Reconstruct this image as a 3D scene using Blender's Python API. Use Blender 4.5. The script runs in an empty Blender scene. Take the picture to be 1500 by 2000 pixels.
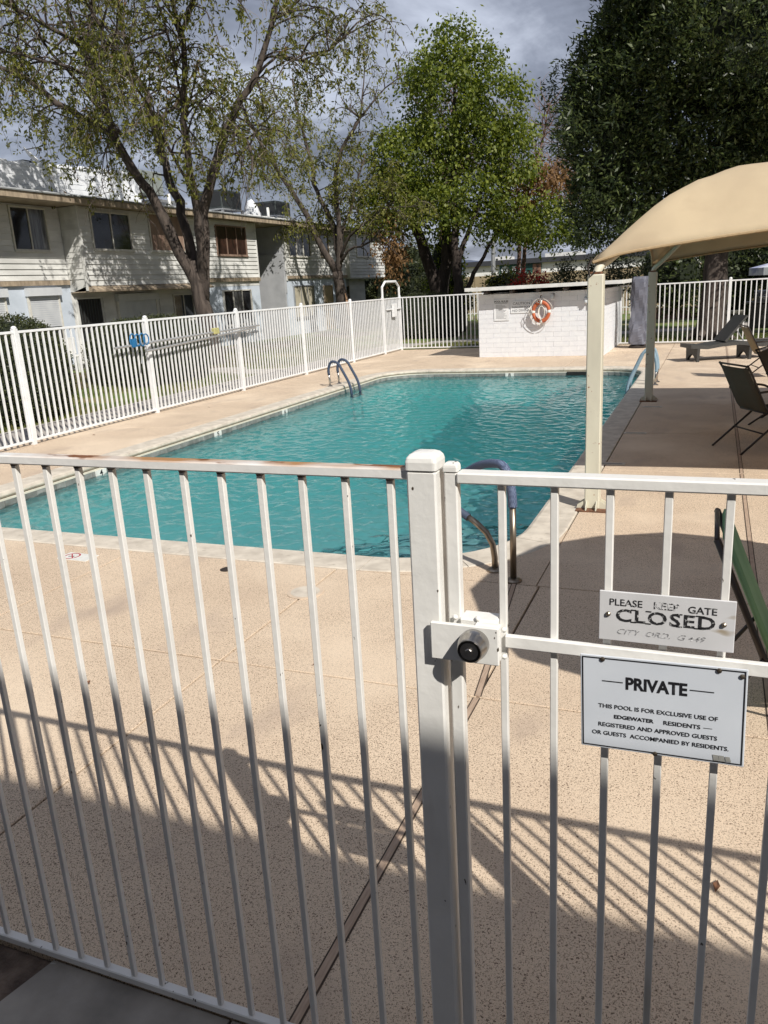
import bpy, math, random
import numpy as np
from mathutils import Vector, Matrix
R = math.radians
rng = np.random.default_rng(7)
random.seed(7)
scene = bpy.context.scene
col = scene.collection

# ------------------------------------------------------------------ camera
cam_d = bpy.data.cameras.new("camera")
cam = bpy.data.objects.new("camera", cam_d)
col.objects.link(cam)
yaw, pitch, roll = -0.39816, 0.27447, 0.057418
v = Vector((math.sin(yaw)*math.cos(pitch), math.cos(yaw)*math.cos(pitch), -math.sin(pitch)))
r = Vector((math.cos(yaw), -math.sin(yaw), 0)); d = v.cross(r)
c_, s_ = math.cos(roll), math.sin(roll)
r2 = c_*r + s_*d; d2 = -s_*r + c_*d
M = Matrix(((r2.x, -d2.x, -v.x, 0), (r2.y, -d2.y, -v.y, 0), (r2.z, -d2.z, -v.z, 1.95), (0, 0, 0, 1)))
cam.matrix_world = M
cam_d.sensor_fit = 'VERTICAL'; cam_d.sensor_height = 24.0
cam_d.lens = 24.0*1548.2/2000.0
cam_d.clip_start = 0.05; cam_d.clip_end = 3000
scene.camera = cam

# ------------------------------------------------------------------ sky, sun, exposure
SUN = Vector((0.576, -0.472, 0.668)).normalized()
w = bpy.data.worlds.new("World"); scene.world = w; w.use_nodes = True
nt = w.node_tree; N = nt.nodes; L = nt.links
bg = N['Background']; bg.inputs[1].default_value = 0.092
sky = N.new('ShaderNodeTexSky'); sky.sky_type = 'NISHITA'; sky.sun_disc = False
sky.sun_elevation = math.asin(SUN.z); sky.sun_rotation = math.atan2(SUN.x, SUN.y)
sky.dust_density = 1.5
tc = N.new('ShaderNodeTexCoord'); sp = N.new('ShaderNodeSeparateXYZ'); L.new(tc.outputs['Generated'], sp.inputs[0])
zz = N.new('ShaderNodeMath'); zz.operation = 'MAXIMUM'; zz.inputs[1].default_value = 0.0; L.new(sp.outputs[2], zz.inputs[0])
za = N.new('ShaderNodeMath'); za.operation = 'ADD'; za.inputs[1].default_value = 0.22; L.new(zz.outputs[0], za.inputs[0])
dv = N.new('ShaderNodeVectorMath'); dv.operation = 'DIVIDE'; L.new(tc.outputs['Generated'], dv.inputs[0])
cb = N.new('ShaderNodeCombineXYZ')
for i in range(3): L.new(za.outputs[0], cb.inputs[i])
L.new(cb.outputs[0], dv.inputs[1])
def wnoise(scale, detail, rough, off):
    mp = N.new('ShaderNodeMapping'); mp.inputs[1].default_value = off; L.new(dv.outputs[0], mp.inputs[0])
    n = N.new('ShaderNodeTexNoise'); n.inputs['Scale'].default_value = scale; n.inputs['Detail'].default_value = detail
    n.inputs['Roughness'].default_value = rough; n.inputs['Distortion'].default_value = 0.35; L.new(mp.outputs[0], n.inputs['Vector']); return n
n1 = wnoise(1.25, 7, 0.55, (3.1, 0.7, 0.0)); n2 = wnoise(3.0, 6, 0.6, (0.3, 5.2, 1.0))
mx = N.new('ShaderNodeMath'); mx.operation = 'MULTIPLY_ADD'; mx.inputs[1].default_value = 0.50
L.new(n2.outputs[0], mx.inputs[0]); L.new(n1.outputs[0], mx.inputs[2])
cr = N.new('ShaderNodeValToRGB'); L.new(mx.outputs[0], cr.inputs[0])
e = cr.color_ramp.elements
e[0].position = 0.58; e[0].color = (1.35, 1.46, 1.90, 1)
e[1].position = 0.93; e[1].color = (6.6, 7.1, 8.4, 1)
m = e.new(0.69); m.color = (2.2, 2.4, 3.05, 1)
m = e.new(0.79); m.color = (3.3, 3.6, 4.5, 1)
mixs = N.new('ShaderNodeMixRGB'); mixs.inputs[0].default_value = 0.88
L.new(sky.outputs[0], mixs.inputs[1]); L.new(cr.outputs[0], mixs.inputs[2]); L.new(mixs.outputs[0], bg.inputs[0])

sun_d = bpy.data.lights.new("sun", 'SUN'); sun = bpy.data.objects.new("sun", sun_d); col.objects.link(sun)
sun_d.energy = 5.0; sun_d.angle = R(0.55); sun_d.color = (1.0, 0.95, 0.87)
sun.rotation_euler = SUN.to_track_quat('Z', 'Y').to_euler(); sun.location = (0, 0, 30)
scene.view_settings.view_transform = 'Standard'; scene.view_settings.look = 'None'
scene.view_settings.exposure = 0.06; scene.view_settings.gamma = 1.0; scene.view_settings.use_curve_mapping = False
cy = scene.cycles
cy.max_bounces = 8; cy.transparent_max_bounces = 12; cy.transmission_bounces = 6; cy.caustics_refractive = True; cy.caustics_reflective = False
cy.use_denoising = True; cy.sample_clamp_indirect = 6.0

# ------------------------------------------------------------------ helpers
def sc(c): return (c[0], c[1], c[2], 1)
def mat(name, c1, c2=None, scale=4.0, rough=0.6, bump=0.0, bscale=None, metal=0.0, spec=0.5, detail=4, stretch=(1,1,1), dist=0.02, lo=0.35, hi=0.65, rnd=0.0):
    m = bpy.data.materials.new(name); m.use_nodes = True
    nt = m.node_tree; n = nt.nodes; l = nt.links; b = n['Principled BSDF']
    b.inputs['Roughness'].default_value = rough; b.inputs['Metallic'].default_value = metal; b.inputs['Specular IOR Level'].default_value = spec
    g = n.new('ShaderNodeNewGeometry'); mp = n.new('ShaderNodeMapping'); mp.inputs[3].default_value = stretch; l.new(g.outputs['Position'], mp.inputs[0])
    if c2 is None: c2 = tuple(x*0.86 for x in c1)
    t = n.new('ShaderNodeTexNoise'); t.inputs['Scale'].default_value = scale; t.inputs['Detail'].default_value = detail; l.new(mp.outputs[0], t.inputs['Vector'])
    r_ = n.new('ShaderNodeValToRGB'); r_.color_ramp.elements[0].position = lo; r_.color_ramp.elements[1].position = hi
    r_.color_ramp.elements[0].color = sc(c2); r_.color_ramp.elements[1].color = sc(c1); l.new(t.outputs[0], r_.inputs[0])
    out = r_.outputs[0]
    if rnd:
        oi = n.new('ShaderNodeObjectInfo'); mr = n.new('ShaderNodeMapRange'); mr.inputs[3].default_value = 1-rnd; mr.inputs[4].default_value = 1+rnd*0.5
        l.new(oi.outputs['Random'], mr.inputs[0]); h = n.new('ShaderNodeHueSaturation'); l.new(mr.outputs[0], h.inputs['Value']); l.new(out, h.inputs['Color']); out = h.outputs[0]
    l.new(out, b.inputs['Base Color'])
    if bump:
        t2 = n.new('ShaderNodeTexNoise'); t2.inputs['Scale'].default_value = bscale or scale*6; t2.inputs['Detail'].default_value = 3; l.new(mp.outputs[0], t2.inputs['Vector'])
        bu = n.new('ShaderNodeBump'); bu.inputs['Strength'].default_value = bump; bu.inputs['Distance'].default_value = dist; l.new(t2.outputs[0], bu.inputs['Height']); l.new(bu.outputs[0], b.inputs['Normal'])
    m['_o'] = 1
    return m
def overlay(m, color, scale, lo, hi, stretch=(1,1,1), zmask=None, rough=None, detail=3):
    """a stain / chip layer of its own colour over the base colour, by noise threshold"""
    n = m.node_tree.nodes; l = m.node_tree.links; b = n['Principled BSDF']
    src = b.inputs['Base Color'].links[0].from_socket
    g = n.new('ShaderNodeNewGeometry'); mp = n.new('ShaderNodeMapping'); mp.inputs[3].default_value = stretch; l.new(g.outputs['Position'], mp.inputs[0])
    t = n.new('ShaderNodeTexNoise'); t.inputs['Scale'].default_value = scale; t.inputs['Detail'].default_value = detail; l.new(mp.outputs[0], t.inputs['Vector'])
    mr = n.new('ShaderNodeMapRange'); mr.inputs[1].default_value = lo; mr.inputs[2].default_value = hi; l.new(t.outputs[0], mr.inputs[0])
    fac = mr.outputs[0]
    if zmask == 'up':
        s = n.new('ShaderNodeSeparateXYZ'); l.new(g.outputs['True Normal'], s.inputs[0]); mm = n.new('ShaderNodeMath'); mm.operation = 'MULTIPLY'; mm.use_clamp = True
        l.new(s.outputs[2], mm.inputs[0]); l.new(fac, mm.inputs[1]); fac = mm.outputs[0]
    x = n.new('ShaderNodeMixRGB'); l.new(fac, x.inputs[0]); l.new(src, x.inputs[1]); x.inputs[2].default_value = sc(color); l.new(x.outputs[0], b.inputs['Base Color'])
    return m
def leafmat(name, cols, trans=0.35, rough=0.5):
    m = bpy.data.materials.new(name); m.use_nodes = True
    n = m.node_tree.nodes; l = m.node_tree.links; b = n['Principled BSDF']; o = n['Material Output']
    g = n.new('ShaderNodeNewGeometry'); r_ = n.new('ShaderNodeValToRGB'); l.new(g.outputs['Random Per Island'], r_.inputs[0])
    el = r_.color_ramp.elements; el[0].color = sc(cols[0]); el[1].color = sc(cols[-1])
    for i, c in enumerate(cols[1:-1]): q = el.new((i+1)/(len(cols)-1)); q.color = sc(c)
    l.new(r_.outputs[0], b.inputs['Base Color']); b.inputs['Roughness'].default_value = rough; b.inputs['Specular IOR Level'].default_value = 0.35
    t = n.new('ShaderNodeBsdfTranslucent'); hs = n.new('ShaderNodeHueSaturation'); hs.inputs['Value'].default_value = 1.5; hs.inputs['Saturation'].default_value = 1.15
    l.new(r_.outputs[0], hs.inputs['Color']); l.new(hs.outputs[0], t.inputs[0])
    x = n.new('ShaderNodeMixShader'); x.inputs[0].default_value = trans; l.new(b.outputs[0], x.inputs[1]); l.new(t.outputs[0], x.inputs[2]); l.new(x.outputs[0], o.inputs[0])
    return m
def tag(o, label=None, cat=None, group=None, kind=None):
    if label: o['label'] = label
    if cat: o['category'] = cat
    if group: o['group'] = group
    if kind: o['kind'] = kind
    return o
def empty(name, loc, label=None, cat=None, group=None, kind=None, rz=0):
    o = bpy.data.objects.new(name, None); col.objects.link(o); o.location = loc; o.rotation_euler[2] = rz; o.empty_display_size = 0.2
    return tag(o, label, cat, group, kind)
def link(name, me, parent=None, loc=(0,0,0), rot=(0,0,0), scl=(1,1,1)):
    o = bpy.data.objects.new(name, me); col.objects.link(o)
    if parent: o.parent = parent
    o.location = loc; o.rotation_euler = rot; o.scale = scl
    return o
class MB:
    def __init__(s): s.v = []; s.f = []
    def add(s, vs, fs):
        b = len(s.v); s.v += [tuple(q) for q in vs]; s.f += [tuple(i+b for i in f) for f in fs]; return s
    def box(s, x0, x1, y0, y1, z0, z1):
        return s.add([(x0,y0,z0),(x1,y0,z0),(x1,y1,z0),(x0,y1,z0),(x0,y0,z1),(x1,y0,z1),(x1,y1,z1),(x0,y1,z1)],
                     [(0,3,2,1),(4,5,6,7),(0,1,5,4),(1,2,6,5),(2,3,7,6),(3,0,4,7)])
    def bbox(s, x0, x1, y0, y1, z0, z1, b=0.003):
        """box with bevelled vertical and horizontal edges"""
        P = []
        def ring(z, i): return [(x0+i,y0+b,z),(x0+b,y0+i,z),(x1-b,y0+i,z),(x1-i,y0+b,z),(x1-i,y1-b,z),(x1-b,y1-i,z),(x0+b,y1-i,z),(x0+i,y1-b,z)]
        def cap(z): return [(x0+b,y0+b,z)]*0+[(x0+b,y0+b,z),(x0+b,y0+b,z),(x1-b,y0+b,z),(x1-b,y0+b,z),(x1-b,y1-b,z),(x1-b,y1-b,z),(x0+b,y1-b,z),(x0+b,y1-b,z)]
        rows = [ring(z0+b,0), ring(z1-b,0)]
        k = len(s.v); s.v += rows[0]+rows[1]
        s.f += [(k+i, k+(i+1)%8, k+8+(i+1)%8, k+8+i) for i in range(8)]
        t = len(s.v); s.v += [(x0+b,y0+b,z1),(x1-b,y0+b,z1),(x1-b,y1-b,z1),(x0+b,y1-b,z1),(x0+b,y0+b,z0),(x1-b,y0+b,z0),(x1-b,y1-b,z0),(x0+b,y1-b,z0)]
        s.f += [(t,t+1,t+2,t+3),(t+7,t+6,t+5,t+4)]
        for j in range(4):
            a0, a1 = 2*j, 2*j+1; a2 = (2*j+2) % 8
            s.f += [(k+8+a0, k+8+a1, t+j), (k+8+a1, k+8+a2, t+(j+1)%4, t+j)]
            s.f += [(k+a1, k+a0, t+4+j), (k+a2, k+a1, t+4+j, t+4+(j+1)%4)]
        return s
    def poly(s, pts, z0, z1):
        n = len(pts); k = len(s.v)
        s.v += [(p[0],p[1],z0) for p in pts]+[(p[0],p[1],z1) for p in pts]
        s.f += [tuple(range(k+n, k+2*n)), tuple(range(k+n-1, k-1, -1))]+[(k+i, k+(i+1)%n, k+n+(i+1)%n, k+n+i) for i in range(n)]
        return s
    def tube(s, pts, rad, n=8, cap=True):
        pts = [Vector(p) for p in pts]; m = len(pts)
        if not hasattr(rad, '__len__'): rad = [rad]*m
        k = len(s.v); up = None
        for i, p in enumerate(pts):
            t = (pts[min(i+1,m-1)]-pts[max(i-1,0)]); t = t.normalized() if t.length > 1e-9 else Vector((0,0,1))
            if up is None: up = Vector((1,0,0)) if abs(t.x) < 0.8 else Vector((0,1,0))
            a = t.cross(up).normalized(); b = a.cross(t).normalized(); up = b
            for j in range(n):
                an = 2*math.pi*j/n; q = p+(a*math.cos(an)+b*math.sin(an))*rad[i]; s.v.append((q.x,q.y,q.z))
        for i in range(m-1):
            for j in range(n):
                s.f.append((k+i*n+j, k+(i+1)*n+j, k+(i+1)*n+(j+1)%n, k+i*n+(j+1)%n))
        if cap: s.f += [tuple(k+j for j in range(n)), tuple(k+(m-1)*n+j for j in range(n-1,-1,-1))]
        return s
    def cyl(s, c, r0, r1, z0, z1, n=20):
        return s.tube([(c[0],c[1],z0),(c[0],c[1],z1)], [r0,r1], n)
    def lathe(s, prof, n=24, axis='z', c=(0,0,0)):
        k = len(s.v)
        for (rr, h) in prof:
            for j in range(n):
                a = 2*math.pi*j/n; p = (rr*math.cos(a), rr*math.sin(a), h)
                if axis == 'y': p = (p[0], p[2], p[1])
                if axis == 'x': p = (p[2], p[0], p[1])
                s.v.append((p[0]+c[0], p[1]+c[1], p[2]+c[2]))
        for i in range(len(prof)-1):
            for j in range(n): s.f.append((k+i*n+j, k+i*n+(j+1)%n, k+(i+1)*n+(j+1)%n, k+(i+1)*n+j))
        s.f += [tuple(k+j for j in range(n-1,-1,-1)), tuple(k+(len(prof)-1)*n+j for j in range(n))]
        return s
    def mesh(s, name, m, smooth=False, fix=True):
        me = bpy.data.meshes.new(name); me.from_pydata(s.v, [], s.f); 
        if fix:
            import bmesh
            bm = bmesh.new(); bm.from_mesh(me); bmesh.ops.recalc_face_normals(bm, faces=bm.faces); bm.to_mesh(me); bm.free()
        me.materials.append(m)
        if smooth: me.shade_smooth()
        return me
    def build(s, name, m, parent=None, smooth=False, loc=None, fix=True):
        """vertices in world coordinates unless parent's frame is given; an unrotated parent's location is subtracted"""
        if parent is not None and loc is None:
            off = wloc(parent); s.v = [(a-off[0], b-off[1], c-off[2]) for a,b,c in s.v]
        return link(name, s.mesh(name, m, smooth, fix), parent)
def wloc(o):
    p = Vector(o.location)
    while o.parent: o = o.parent; p = p+Vector(o.location)
    return p
def copy_tree(o, parent=None):
    c = o.copy(); col.objects.link(c)
    if parent: c.parent = parent
    for ch in o.children: copy_tree(ch, c)
    return c
def auto(o, ang=40):
    o.data.shade_auto_smooth(use_auto_smooth=True, angle=R(ang)) if hasattr(o.data, 'shade_auto_smooth') else None
def text(s, parent, m, x0, x1, zc, h, y, name='lettering', bold=0.0, shear=0.0, spacing=1.0):
    """flat print on a sign: text centred on zc with cap height h, stretched to run from x0 to x1 (parent's frame, facing -y)"""
    cu = bpy.data.curves.new(name, 'FONT'); cu.body = s; cu.size = 1.0; cu.offset = bold; cu.shear = shear; cu.space_character = spacing; cu.fill_mode = 'FRONT'; cu.resolution_u = 3
    o = bpy.data.objects.new(name, cu); col.objects.link(o)
    dg = bpy.context.evaluated_depsgraph_get(); dg.update(); me = bpy.data.meshes.new_from_object(o.evaluated_get(dg)); bpy.data.objects.remove(o)
    n = len(me.vertices); a = np.empty(n*3); me.vertices.foreach_get('co', a); a = a.reshape(-1,3)
    mnx, mxx = a[:,0].min(), a[:,0].max(); mny, mxy = a[:,1].min(), a[:,1].max()
    b = np.zeros_like(a); b[:,0] = x0+(a[:,0]-mnx)/(mxx-mnx)*(x1-x0); b[:,2] = zc+((a[:,1]-mny)/(mxy-mny)-0.5)*h; b[:,1] = y
    me.vertices.foreach_set('co', b.ravel()); me.materials.clear(); me.materials.append(m); me.update()
    return link(name, me, parent)
def quads(name, P, m, parent=None, loc=None):
    """P: (n,4,3) world points -> one mesh of separate quads"""
    P = np.asarray(P, np.float32)
    if parent is not None: P = P-np.array(wloc(parent), np.float32)
    n = len(P); me = bpy.data.meshes.new(name); me.vertices.add(n*4); me.vertices.foreach_set('co', P.reshape(-1))
    me.loops.add(n*4); me.loops.foreach_set('vertex_index', np.arange(n*4, dtype=np.int32)); me.polygons.add(n)
    me.polygons.foreach_set('loop_start', np.arange(0, n*4, 4, dtype=np.int32)); me.materials.append(m); me.update(calc_edges=True)
    return link(name, me, parent)
def leaves(anchors, k, spread, length, width, droop=0.3, out=None, outw=0.0, jitter=0.4, nrm_up=0.0):
    """diamond leaves round each anchor"""
    A = np.repeat(np.asarray(anchors, float), k, axis=0); n = len(A)
    A = A+rng.normal(0, 1, (n,3))*spread
    D = rng.normal(0, 1, (n,3)); D[:,2] -= droop
    if out is not None: D += np.repeat(out, k, axis=0)*outw
    D /= np.linalg.norm(D, axis=1)[:,None]+1e-9
    U = rng.normal(0, 1, (n,3)); U[:,2] += nrm_up; S = np.cross(D, U); S /= np.linalg.norm(S, axis=1)[:,None]+1e-9
    ln = length*(1+rng.uniform(-jitter, jitter, n))[:,None]; wd = width*(1+rng.uniform(-jitter, jitter, n))[:,None]
    Nn = np.cross(S, D)
    mid = A+D*ln*0.45+Nn*ln*0.08
    return np.stack([A, mid+S*wd*0.5, A+D*ln, mid-S*wd*0.5], axis=1)

# ------------------------------------------------------------------ materials
M_white = mat('white_enamel', (0.80,0.81,0.82), (0.72,0.73,0.74), 9, 0.38, 0.08, 60)
overlay(M_white, (0.30,0.14,0.05), 26, 0.66, 0.72, (0.3,1,0.12), 'up')
M_near = mat('chipped_white_paint', (0.81,0.80,0.77), (0.73,0.72,0.69), 6, 0.42, 0.25, 45, dist=0.004)
overlay(M_near, (0.06,0.045,0.03), 46, 0.715, 0.73, (1,1,0.6))
overlay(M_near, (0.50,0.47,0.42), 7, 0.60, 0.78, (1,1,0.25))
M_rust = mat('rust_streaked_white_paint', (0.80,0.79,0.77), (0.72,0.71,0.69), 6, 0.45, 0.25, 45, dist=0.004)
overlay(M_rust, (0.42,0.22,0.09), 5, 0.42, 0.62, (0.8,1,1), 'up'); overlay(M_rust, (0.20,0.07,0.02), 22, 0.60, 0.66, (0.5,1,1), 'up')
M_deck = mat('textured_pool_deck', (0.69,0.555,0.415), (0.61,0.48,0.355), 1.3, 0.85, 0.0, detail=6, lo=0.3, hi=0.7)
def deck_detail(m, amt=1.0, sc_=175):
    n = m.node_tree.nodes; l = m.node_tree.links; b = n['Principled BSDF']; src = b.inputs['Base Color'].links[0].from_socket
    g = n.new('ShaderNodeNewGeometry')
    big = n.new('ShaderNodeTexNoise'); big.inputs['Scale'].default_value = 0.9; big.inputs['Detail'].default_value = 5; l.new(g.outputs['Position'], big.inputs['Vector'])
    t = n.new('ShaderNodeTexNoise'); t.inputs['Scale'].default_value = sc_; t.inputs['Detail'].default_value = 2.5; t.inputs['Distortion'].default_value = 1.2; l.new(g.outputs['Position'], t.inputs['Vector'])
    ad = n.new('ShaderNodeMath'); ad.operation = 'MULTIPLY_ADD'; ad.inputs[1].default_value = -0.10; l.new(big.outputs[0], ad.inputs[0]); l.new(t.outputs[0], ad.inputs[2])
    mr = n.new('ShaderNodeMapRange'); mr.inputs[1].default_value = 0.395; mr.inputs[2].default_value = 0.335; l.new(ad.outputs[0], mr.inputs[0])
    x = n.new('ShaderNodeMixRGB'); l.new(mr.outputs[0], x.inputs[0]); l.new(src, x.inputs[1]); x.inputs[2].default_value = (0.13,0.085,0.055,1)
    f = n.new('ShaderNodeTexNoise'); f.inputs['Scale'].default_value = 260; f.inputs['Detail'].default_value = 2; l.new(g.outputs['Position'], f.inputs['Vector'])
    mf = n.new('ShaderNodeMapRange'); mf.inputs[1].default_value = 0.3; mf.inputs[2].default_value = 0.7; mf.inputs[3].default_value = 0.86; mf.inputs[4].default_value = 1.12; l.new(f.outputs[0], mf.inputs[0])
    h = n.new('ShaderNodeHueSaturation'); l.new(mf.outputs[0], h.inputs['Value']); l.new(x.outputs[0], h.inputs['Color']); l.new(h.outputs[0], b.inputs['Base Color'])
    bu = n.new('ShaderNodeBump'); bu.inputs['Strength'].default_value = 0.55*amt; bu.inputs['Distance'].default_value = 0.004; l.new(ad.outputs[0], bu.inputs['Height']); l.new(bu.outputs[0], b.inputs['Normal'])
deck_detail(M_deck)
overlay(M_deck, (0.74,0.61,0.465), 0.7, 0.52, 0.75, detail=5)
overlay(M_deck, (0.42,0.33,0.26), 2.3, 0.58, 0.78, (1,0.5,1), detail=7)
M_cop = mat('weathered_cream_coping', (0.64,0.58,0.49), (0.48,0.43,0.36), 7, 0.8, 0.4, 60, detail=8, dist=0.003)
overlay(M_cop, (0.38,0.33,0.27), 16, 0.60, 0.78, detail=5)
M_copface = mat('cream_coping_edge', (0.72,0.69,0.58), None, 10, 0.6)
M_joint = mat('dark_joint', (0.07,0.05,0.035), None, 20, 0.9)
M_strip = mat('redwood_strip', (0.48,0.36,0.27), (0.36,0.26,0.19), 30, 0.8, 0.3, 80, stretch=(4,0.4,1))
M_plaster = mat('pool_plaster', (0.58,0.92,0.90), (0.52,0.88,0.87), 1.5, 0.7)
M_tile = mat('grey_waterline_tile', (0.30,0.30,0.285), (0.20,0.20,0.185), 9, 0.35, rnd=0.22)
M_wtile = mat('white_tile', (0.78,0.78,0.74), None, 20, 0.3)
M_black = mat('black_print', (0.015,0.015,0.018), None, 20, 0.5)
M_red = mat('red_print', (0.45,0.03,0.05), None, 20, 0.5)
M_steel = mat('stainless_steel', (0.55,0.53,0.50), (0.42,0.40,0.38), 30, 0.25, 0.02, metal=1.0)
M_bronze = mat('weathered_steel_tube', (0.34,0.29,0.23), (0.20,0.16,0.12), 20, 0.35, metal=0.9, stretch=(1,1,0.2))
M_blue = mat('blue_tube_cover', (0.05,0.075,0.13), (0.03,0.045,0.08), 120, 0.7)
M_paleblue = mat('faded_blue_tube_cover', (0.25,0.36,0.44), (0.18,0.27,0.34), 60, 0.7)
M_check = bpy.data.materials.new('blue_white_mesh_sleeve'); M_check.use_nodes = True
_n = M_check.node_tree.nodes; _l = M_check.node_tree.links; _k = _n.new('ShaderNodeTexChecker'); _g = _n.new('ShaderNodeNewGeometry'); _m = _n.new('ShaderNodeMapping'); _m.inputs[2].default_value = (R(20),R(15),R(45))
_l.new(_g.outputs['Position'], _m.inputs[0]); _l.new(_m.outputs[0], _k.inputs[0]); _k.inputs['Scale'].default_value = 100; _k.inputs[1].default_value = (0.012,0.022,0.07,1); _k.inputs[2].default_value = (0.17,0.22,0.33,1); _l.new(_k.outputs[0], _n['Principled BSDF'].inputs['Base Color']); _n['Principled BSDF'].inputs['Roughness'].default_value = 0.7
M_cream = mat('cream_post_paint', (0.66,0.64,0.52), (0.57,0.55,0.45), 5, 0.5, 0.05, 40, stretch=(1,1,0.3))
overlay(M_cream, (0.25,0.10,0.04), 20, 0.68, 0.73)
M_rustm = mat('rusted_base_plate', (0.22,0.10,0.05), (0.10,0.05,0.03), 30, 0.9, 0.4, 80, dist=0.004)
M_canvas = mat('tan_shade_fabric', (0.64,0.52,0.345), (0.56,0.45,0.30), 2.6, 0.9, 0.4, 140, dist=0.003, stretch=(1,0.5,1), detail=8)
overlay(M_canvas, (0.46,0.36,0.24), 1.4, 0.56, 0.8, detail=8)
_n = M_canvas.node_tree.nodes; _l = M_canvas.node_tree.links; _t = _n.new('ShaderNodeBsdfTranslucent'); _t.inputs[0].default_value = (0.55,0.40,0.22,1); _x = _n.new('ShaderNodeMixShader'); _x.inputs[0].default_value = 0.22
_l.new(_n['Principled BSDF'].outputs[0], _x.inputs[1]); _l.new(_t.outputs[0], _x.inputs[2]); _l.new(_x.outputs[0], _n['Material Output'].inputs[0])
M_seam = mat('canopy_seam', (0.45,0.33,0.19), None, 30, 0.9)
M_brick = mat('white_painted_block', (0.78,0.80,0.83), (0.73,0.75,0.79), 8, 0.55, 0.5, 30, dist=0.006, rnd=0.015)
M_mortar = mat('painted_mortar', (0.78,0.80,0.83), None, 10, 0.8)
M_fascia = mat('white_roof_edge', (0.74,0.74,0.72), (0.62,0.62,0.60), 6, 0.6)
M_darkwood = mat('dark_beam', (0.03,0.022,0.018), None, 10, 0.8)
M_siding = mat('weathered_cream_siding', (0.70,0.70,0.675), (0.55,0.55,0.53), 3, 0.7, 0.15, 40, stretch=(1,0.4,1), dist=0.004, rnd=0.10)
M_bluewall = mat('pale_blue_painted_wall', (0.56,0.62,0.70), (0.50,0.56,0.64), 3, 0.7, 0.1)
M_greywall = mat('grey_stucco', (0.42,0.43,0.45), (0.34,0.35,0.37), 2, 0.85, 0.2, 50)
M_recess_shade = mat('shade_dark_stucco', (0.10,0.10,0.105), None, 2, 0.9)  # shade of the stair recess put into the wall colour
M_trim = mat('tan_fascia_board', (0.42,0.34,0.245), (0.24,0.19,0.14), 3, 0.7, 0.1, stretch=(1,3,1))
M_wframe = mat('white_window_frame', (0.66,0.64,0.58), None, 10, 0.5)
M_glass = mat('dark_window_glass', (0.012,0.013,0.016), (0.03,0.032,0.035), 1.6, 0.06, spec=0.8)
M_curtain = mat('curtained_window_glass', (0.20,0.21,0.22), (0.05,0.05,0.055), 6, 0.12, stretch=(1,3,0.2), spec=0.7)
M_redglass = mat('red_brown_screen', (0.050,0.024,0.017), (0.022,0.013,0.010), 4, 0.3, stretch=(1,2,1))
M_tanblind = mat('tan_sun_screen', (0.30,0.21,0.16), (0.20,0.13,0.10), 2, 0.6, stretch=(1,3,0.6))
M_shutter = mat('white_roll_shutter', (0.60,0.62,0.64), (0.52,0.54,0.57), 3, 0.5)
M_beige = mat('beige_blind', (0.48,0.44,0.34), None, 3, 0.7)
M_door = mat('black_security_door', (0.018,0.016,0.016), None, 12, 0.5)
M_tandoor = mat('tan_door', (0.42,0.31,0.16), None, 5, 0.6)
M_roofw = mat('white_roof_coating', (0.72,0.74,0.76), (0.55,0.57,0.60), 1.6, 0.7)
M_rooftile = mat('grey_roof_edge', (0.22,0.23,0.23), None, 4, 0.8)
M_ac = mat('dark_green_grey_ac_case', (0.045,0.055,0.055), (0.03,0.036,0.038), 4, 0.5)
M_acg = mat('ac_coil_guard', (0.018,0.02,0.022), None, 10, 0.6)
M_duct = mat('grey_green_duct', (0.26,0.29,0.27), (0.2,0.22,0.21), 2, 0.6)
M_galv = mat('galvanised_metal', (0.42,0.43,0.44), None, 8, 0.4, metal=0.6)
M_conc = mat('grey_concrete', (0.30,0.29,0.28), (0.22,0.215,0.205), 3, 0.9, 0.3, 60, detail=8, dist=0.004)
M_walk = mat('pale_concrete_walk', (0.40,0.37,0.34), (0.31,0.29,0.27), 4, 0.9, 0.2, 60, detail=8, dist=0.004)
M_landing = mat('worn_grey_landing', (0.36,0.33,0.29), (0.17,0.155,0.135), 3.5, 0.85, 0.3, 50, detail=9, dist=0.004)
overlay(M_landing, (0.40,0.40,0.38), 30, 0.72, 0.76, (0.3,1,1))
M_dirt = mat('brown_dirt', (0.17,0.125,0.095), (0.075,0.052,0.04), 14, 0.95, 0.8, 60, detail=8)
M_grass = mat('lawn', (0.095,0.155,0.030), (0.20,0.17,0.07), 0.8, 0.95, 0.7, 70, detail=7, lo=0.36, hi=0.60)
M_ground = mat('ground_soil', (0.20,0.17,0.10), (0.10,0.12,0.04), 0.12, 0.95, 0.3, 3, detail=8)
M_bark = mat('grey_brown_bark', (0.095,0.075,0.063), (0.034,0.026,0.022), 9, 0.95, 0.9, 28, stretch=(1,1,0.25), dist=0.03, detail=7)
M_twig = mat('pale_twigs', (0.26,0.22,0.18), (0.14,0.11,0.09), 3, 0.9)
M_barkd = mat('dark_bark', (0.055,0.042,0.035), (0.025,0.018,0.016), 9, 0.95, 0.8, 26, stretch=(1,1,0.25), dist=0.03)
M_barkp = mat('pale_scar_wood', (0.42,0.25,0.14), (0.25,0.15,0.09), 8, 0.9, stretch=(1,1,0.2))
M_barkt = mat('pinkish_bare_twig', (0.24,0.15,0.12), (0.14,0.09,0.07), 5, 0.9)
M_wicker = mat('grey_wicker', (0.055,0.055,0.052), (0.03,0.03,0.029), 60, 0.6, 0.6, 120, dist=0.004)
M_frame = mat('dark_brown_chair_tube', (0.028,0.020,0.016), None, 20, 0.4)
M_sling = mat('olive_brown_sling', (0.085,0.07,0.045), (0.06,0.05,0.032), 90, 0.8, 0.2, 200)
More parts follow.
